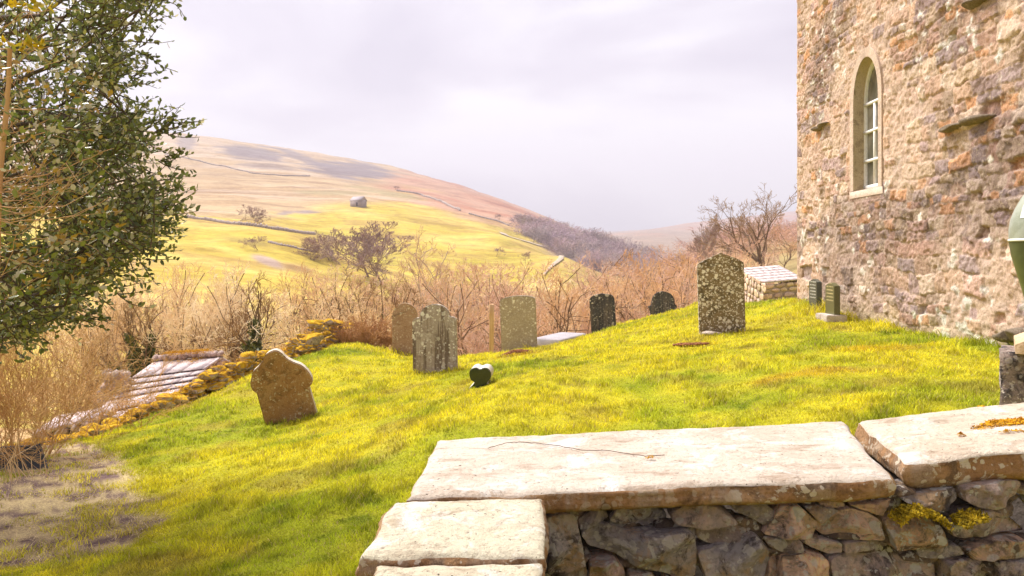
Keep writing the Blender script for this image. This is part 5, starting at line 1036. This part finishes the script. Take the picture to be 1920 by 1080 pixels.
def spray(base, dirn, L_, n_, sc=1., cols=hcols, pr=(.24, .25, .2, .12, .09, .10)):
    P = [base]; dd = unit(dirn)
    for i in range(5): dd = unit(dd + rh.normal(size=3) * .16 + np.array([0, 0, .06])); P.append(P[-1] + dd * L_ / 5)
    P = np.array(P); tw.tube(P, np.linspace(.006, .002, 6), 3)
    for q in range(n_):
        t = (q + rh.random()) / n_ * 4.99; a_ = int(t); p = P[a_] * (1 - t + a_) + P[a_ + 1] * (t - a_); ax = P[a_ + 1] - P[a_]; dl = unit(unit(ax) * .8 + rh.normal(size=3) * .75 + np.array([0, 0, .15])); leaf(p, dl, rh.uniform(.036, .060) * sc, cols[rh.choice(len(cols), p=pr)] * rh.uniform(.8, 1.25))
    return P
for i in range(1150):
    py_ = rh.uniform(-130, 640); ex = np.interp(py_, edge_y, edge_x); dep = abs(rh.normal(0, 1)) ** 1.2 * 150 + 18; px_ = ex - dep + rh.normal(0, 8)
    if px_ < -380: px_ = rh.uniform(-380, ex - 20)
    d_ = rh.uniform(5.0, 8.0) ; tgt = np.array(W(px_, py_, d_))
    if fbm(tgt[0] * 1.6 + d_ * .5, tgt[2] * 1.6 + 3, 401, 2) < .38 or (rh.random() < .85 and (((px_ - 190) / 105) ** 2 + ((py_ - 200 + (px_ - 190) * .25) / 32) ** 2 < 1 or ((px_ - 95) / 60) ** 2 + ((py_ - 150) / 40) ** 2 < 1 or ((px_ - 275) / 60) ** 2 + ((py_ - 60) / 80) ** 2 < 1)): continue      # gaps between the boughs
    k = np.argmin(((LP - tgt) ** 2).sum(1)); base = LP[k]; vec = tgt - base; dist_ = np.linalg.norm(vec)
    if dist_ > .35: tw.tube([base, base + vec * .5 + rh.normal(size=3) * .04, tgt], [.008, .006, .004], 3)
    out = unit(unit(tgt - cen) * np.array([1, .5, .7]) + rh.normal(size=3) * .45 + np.array([.25, 0, .25]))
    for s_ in range(3): spray(tgt - out * .15 + rh.normal(size=3) * .06, unit(out + rh.normal(size=3) * .5), rh.uniform(.22, .42), 12)
for (px_, py_, d_, dx, dz) in ((300, 248, 6, 1, .35), (300, 240, 6.1, 1, .55), (322, 400, 6, 1, .15), (318, 390, 6.1, 1, .3), (300, 430, 6, 1, -.05), (285, 30, 6.2, 1, .6), (270, 90, 6.2, 1, .2), (250, 160, 6.2, .9, .5), (305, 300, 6, 1, -.1), (280, 490, 6, 1, 0), (225, 545, 6, 1, -.2), (150, 600, 6, 1, -.15), (300, 350, 6.2, 1, .2), (320, 240, 6.0, .8, -.1), (295, 380, 6, 1, .5)):
    for s_ in range(4): spray(np.array(W(px_ - 12, py_, d_)) + rh.normal(size=3) * .03, np.array([dx, 0, dz]) + rh.normal(size=3) * .3, rh.uniform(.22, .34), 12)
# yellowing sprays, upper left
ycol = [np.array(c) for c in ((.50, .34, .01), (.42, .33, .02), (.25, .24, .02))]
ybase = len(LF)
me = mesh_np('leaves', np.array(LV), [np.array(LF)], leaf_m, False, {'Col': np.array(LC_)}); par(link('crown', me), hol)
hb = stone_mat('holly_bark', (.10, .075, .06), (.17, .12, .09), fine=30); par(link('trunk', tw.build('trunk', hb, True)), hol)
# tan-stemmed shrub in front of it with a few yellow leaves
LV, LF, LC_ = [], [], []; tw = MB()
bsh = empty('broadleaf_sapling', (-3.5, 4.5, gz(-3.5, 4.5)), label='orange-brown sapling stem with arching tan twigs and yellow leaves in front of the holly', cat='sapling')
def wpt(px, py, d): return np.array(W(px, py, d))
for pts, r_ in (([(-30, 900), (-14, 600), (-2, 400), (6, 240), (14, 175), (22, 92)], .020), ([(-60, 1000), (-45, 700), (-25, 480)], .014)):
    P = np.array([wpt(a, b, 4.5) for a, b in pts]); t = np.linspace(0, len(P) - 1, 14); P = np.stack([np.interp(t, range(len(P)), P[:, k]) for k in range(3)], 1) + rh.normal(size=(14, 3)) * .006; tw.tube(P, np.linspace(r_, r_ * .6, 14), 8)
def arching(a, b, sag, dd, r_=.0045, sub=3):
    A, B_ = wpt(*a, dd), wpt(*b, dd + rh.uniform(-.4, .3)); t = np.linspace(0, 1, 12)[:, None]; P = A * (1 - t) + B_ * t; P[:, 2] += (sag * 4 * t * (1 - t))[:, 0]; P[1:] += np.cumsum(rh.normal(size=(11, 3)) * .008, 0); tw.tube(P, np.linspace(r_, r_ * .4, 12), 4)
    for _ in range(sub):
        k = rh.integers(3, 11); v_ = unit(P[k] - P[k - 1] + rh.normal(size=3) * .5) * rh.uniform(.12, .4); tw.tube([P[k], P[k] + v_ * .5 + rh.normal(size=3) * .02, P[k] + v_], [r_ * .5, r_ * .4, r_ * .25], 3)
for i in range(26):
    y0 = rh.uniform(60, 560); arching((rh.uniform(-60, 10), y0 + rh.uniform(0, 60)), (rh.uniform(40, 215), y0 - rh.uniform(-60, 90)), rh.uniform(-.12, .08), rh.uniform(4.2, 5.0), rh.uniform(.002, .0045))
for i in range(15): arching((-40, 330 + rh.uniform(-60, 70)), (rh.uniform(60, 200), rh.uniform(260, 400)), rh.uniform(-.15, -.02), rh.uniform(4.2, 4.9), .003)
tw_m = twig_mat('tan_stems', (.42, .23, .11), (.56, .36, .2))
par(link('stems', tw.build('stems', tw_m, True)), bsh)
for (px_, py_) in ((50, 85), (62, 90), (35, 95), (70, 80), (50, 12), (62, 5), (28, 10), (92, 12), (5, 80)):
    for q in range(7): p = wpt(px_ + rh.normal() * 4, py_ + rh.normal() * 3, 4.4); dl = unit(rh.normal(size=3) + np.array([.3, 0, .5])); leaf(p, dl, rh.uniform(.04, .065), ycol[rh.choice(3, p=(.55, .3, .15))])
for i in range(260):
    px_, py_ = rh.uniform(-30, 220), rh.uniform(100, 560); p = wpt(px_, py_, rh.uniform(4.3, 4.9)); c_ = [np.array(q) for q in ((.32, .20, .03), (.12, .16, .03), (.42, .38, .26), (.18, .2, .04))][rh.choice(4)]
    for q in range(3): leaf(p + rh.normal(size=3) * .02, unit(rh.normal(size=3) + np.array([.3, 0, .3])), rh.uniform(.03, .06), c_)
par(link('leaves', mesh_np('leaves', np.array(LV), [np.array(LF)], leaf_m, False, {'Col': np.array(LC_)})), bsh)

# ------------------------------------------------------------------ bare shrubs lower left, hedge bush, slates
def bush(name, cx_, cy_, H_, sprd, nst, mat, seed, label, lv=3, r_=.006, kids=(7, 5, 4), tmin=.0018):
    rg = np.random.default_rng(seed); z_ = gz(cx_, cy_); mb = MB()
    def br(p, d_, L_, r0, l):
        n_ = 6 if l == 0 else 4; P = [p]; dd = d_
        for i in range(n_ - 1): dd = unit(dd + rg.normal(size=3) * .2 + np.array([0, 0, .02 if l else -.02])); P.append(P[-1] + dd * L_ / (n_ - 1))
        P = np.array(P); mb.tube(P, np.maximum(np.linspace(r0, r0 * .4, n_), tmin), 3 if l else 4)
        if l >= lv: return
        for j in range(max(2, int(kids[l] * rg.uniform(.7, 1.3)))):
            t = rg.uniform(.2 if l == 0 else .1, 1) * (n_ - 1) * .999; a_ = int(t); q = P[a_] * (1 - t + a_) + P[a_ + 1] * (t - a_); br(q, unit(unit(P[a_ + 1] - P[a_]) + rg.normal(size=3) * .55 + np.array([0, 0, .15])), L_ * rg.uniform(.35, .6), r0 * .55, l + 1)
    for i in range(nst):
        a_ = rg.uniform(0, 6.28); b_ = rg.uniform(0, 1) ** .6 * sprd; p = np.array([cx_ + math.cos(a_) * b_ * .45, cy_ + math.sin(a_) * b_ * .35, z_ - .05]); br(p, unit(np.array([math.cos(a_) * b_ / sprd * .8, math.sin(a_) * b_ / sprd * .6, .9])), H_ * rg.uniform(.6, 1.05), r_, 0)
    return link(name, mb.build(name, mat), label=label, cat='shrub')
shm = twig_mat('orange_tan_twigs', (.66, .42, .2), (.78, .56, .32)); shd = twig_mat('brown_tan_twigs', (.46, .28, .12), (.62, .41, .2))
X_, Y_, Z_ = W(60, 845, 8.6); bush('bare_shrub', X_ - .25, Y_, 1.55, 1.1, 46, shd, 5, 'large dense tan leafless shrub at the lower left under the holly')
X_, Y_, Z_ = W(150, 790, 10.2); bush('bare_shrub', X_, Y_, 1.1, .9, 11, shm, 6, 'paler leafless shrub spreading right of the dense one towards the mossy wall', kids=(6, 5, 3))
X_, Y_, Z_ = W(235, 780, 10.8); bush('bare_shrub', X_, Y_, .8, .9, 11, shd, 7, 'low leafless bramble at the near end of the mossy wall', kids=(5, 4, 3))
X_, Y_, Z_ = W(-80, 830, 9.4); bush('bare_shrub', X_, Y_, 2.0, 1.2, 36, shm, 8, 'pale leafless shrub behind the dense one, at the left edge')
X_, Y_, Z_ = W(692, 652, 18.2); bush('hedge_bush', X_, Y_, .62, 1.0, 80, twig_mat('hedge_twigs', (.50, .29, .15), (.62, .40, .22)), 9, 'low rounded russet hedge bush at the end of the mossy wall', kids=(7, 4, 3), tmin=.004)
mb = MB(); rg = np.random.default_rng(3)
for i in range(26):
    px_ = rg.uniform(-20, 95); d_ = rg.uniform(7.2, 8.3); x_ = (px_ - CX) / F * d_; z_ = gz(x_, d_); mb.tube([(x_, d_, z_ - .02), (x_ + rg.normal() * .05, d_ - .05, z_ + .2), (x_ + rg.normal() * .12, d_ - .1, z_ + rg.uniform(.3, .5))], [.005, .004, .002], 4)
link('cut_stems', mb.build('cut_stems', TM['pale']), label='pale cut stems sticking up at the left edge in front of the shrub', cat='stems', kind='stuff')
n = NB('dark_blue_slate', .6, .3); slm = n.done(n.mix(n.rng(n.noise(7, 4), .4, .6), (.045, .055, .075), (.08, .09, .115)))
for (px_, py_, d_, w_, h_, a_, lab) in ((20, 880, 8.15, .34, .3, 6, 'dark blue-grey slate leaning under the dense shrub, the left of two'), (62, 878, 8.0, .30, .28, -18, 'dark blue-grey slate leaning under the dense shrub, the right of two')):
    bm = bmesh.new(); bmesh.ops.create_cube(bm, size=1); bmesh.ops.scale(bm, vec=(w_, .03, h_), verts=bm.verts); bmesh.ops.translate(bm, vec=(0, 0, h_ / 2 - .05), verts=bm.verts)
    for v in bm.verts:
        if v.co.z > .1: v.co.x *= .86; v.co.z += .04 * v.co.x / w_
    bmesh.ops.bevel(bm, geom=list(bm.edges), offset=.006, segments=1, affect='EDGES'); me = bpy.data.meshes.new('slate'); bm.to_mesh(me); bm.free(); me.materials.append(slm); X_, Y_, _z = W(px_, py_, d_); o = link('slate', me, loc=(X_, Y_, gz(X_, Y_)), label=lab, cat='slate'); o.rotation_euler = (R(-12), R(a_), R(8))

# ------------------------------------------------------------------ haze in the valley air
HZ = 0.00044
bm = bmesh.new(); bmesh.ops.create_cube(bm, size=1); me = bpy.data.meshes.new('haze'); bm.to_mesh(me); bm.free()
ztop = float(GZ.max()) + 25; zbot = float(GZ.min()) - 1; hz = link('haze', me, loc=(0, 0, (ztop + zbot) / 2), kind='stuff', label='pale valley haze', cat='haze'); hz.scale = (11000, 11000, ztop - zbot)
m = bpy.data.materials.new('haze_air'); m.use_nodes = True; m.node_tree.nodes.clear(); o_ = m.node_tree.nodes.new('ShaderNodeOutputMaterial'); v = m.node_tree.nodes.new('ShaderNodeVolumePrincipled')
v.inputs['Color'].default_value = (.90, .87, .98, 1); v.inputs['Density'].default_value = HZ; v.inputs['Anisotropy'].default_value = .05; m.node_tree.links.new(v.outputs[0], o_.inputs['Volume']); me.materials.append(m)
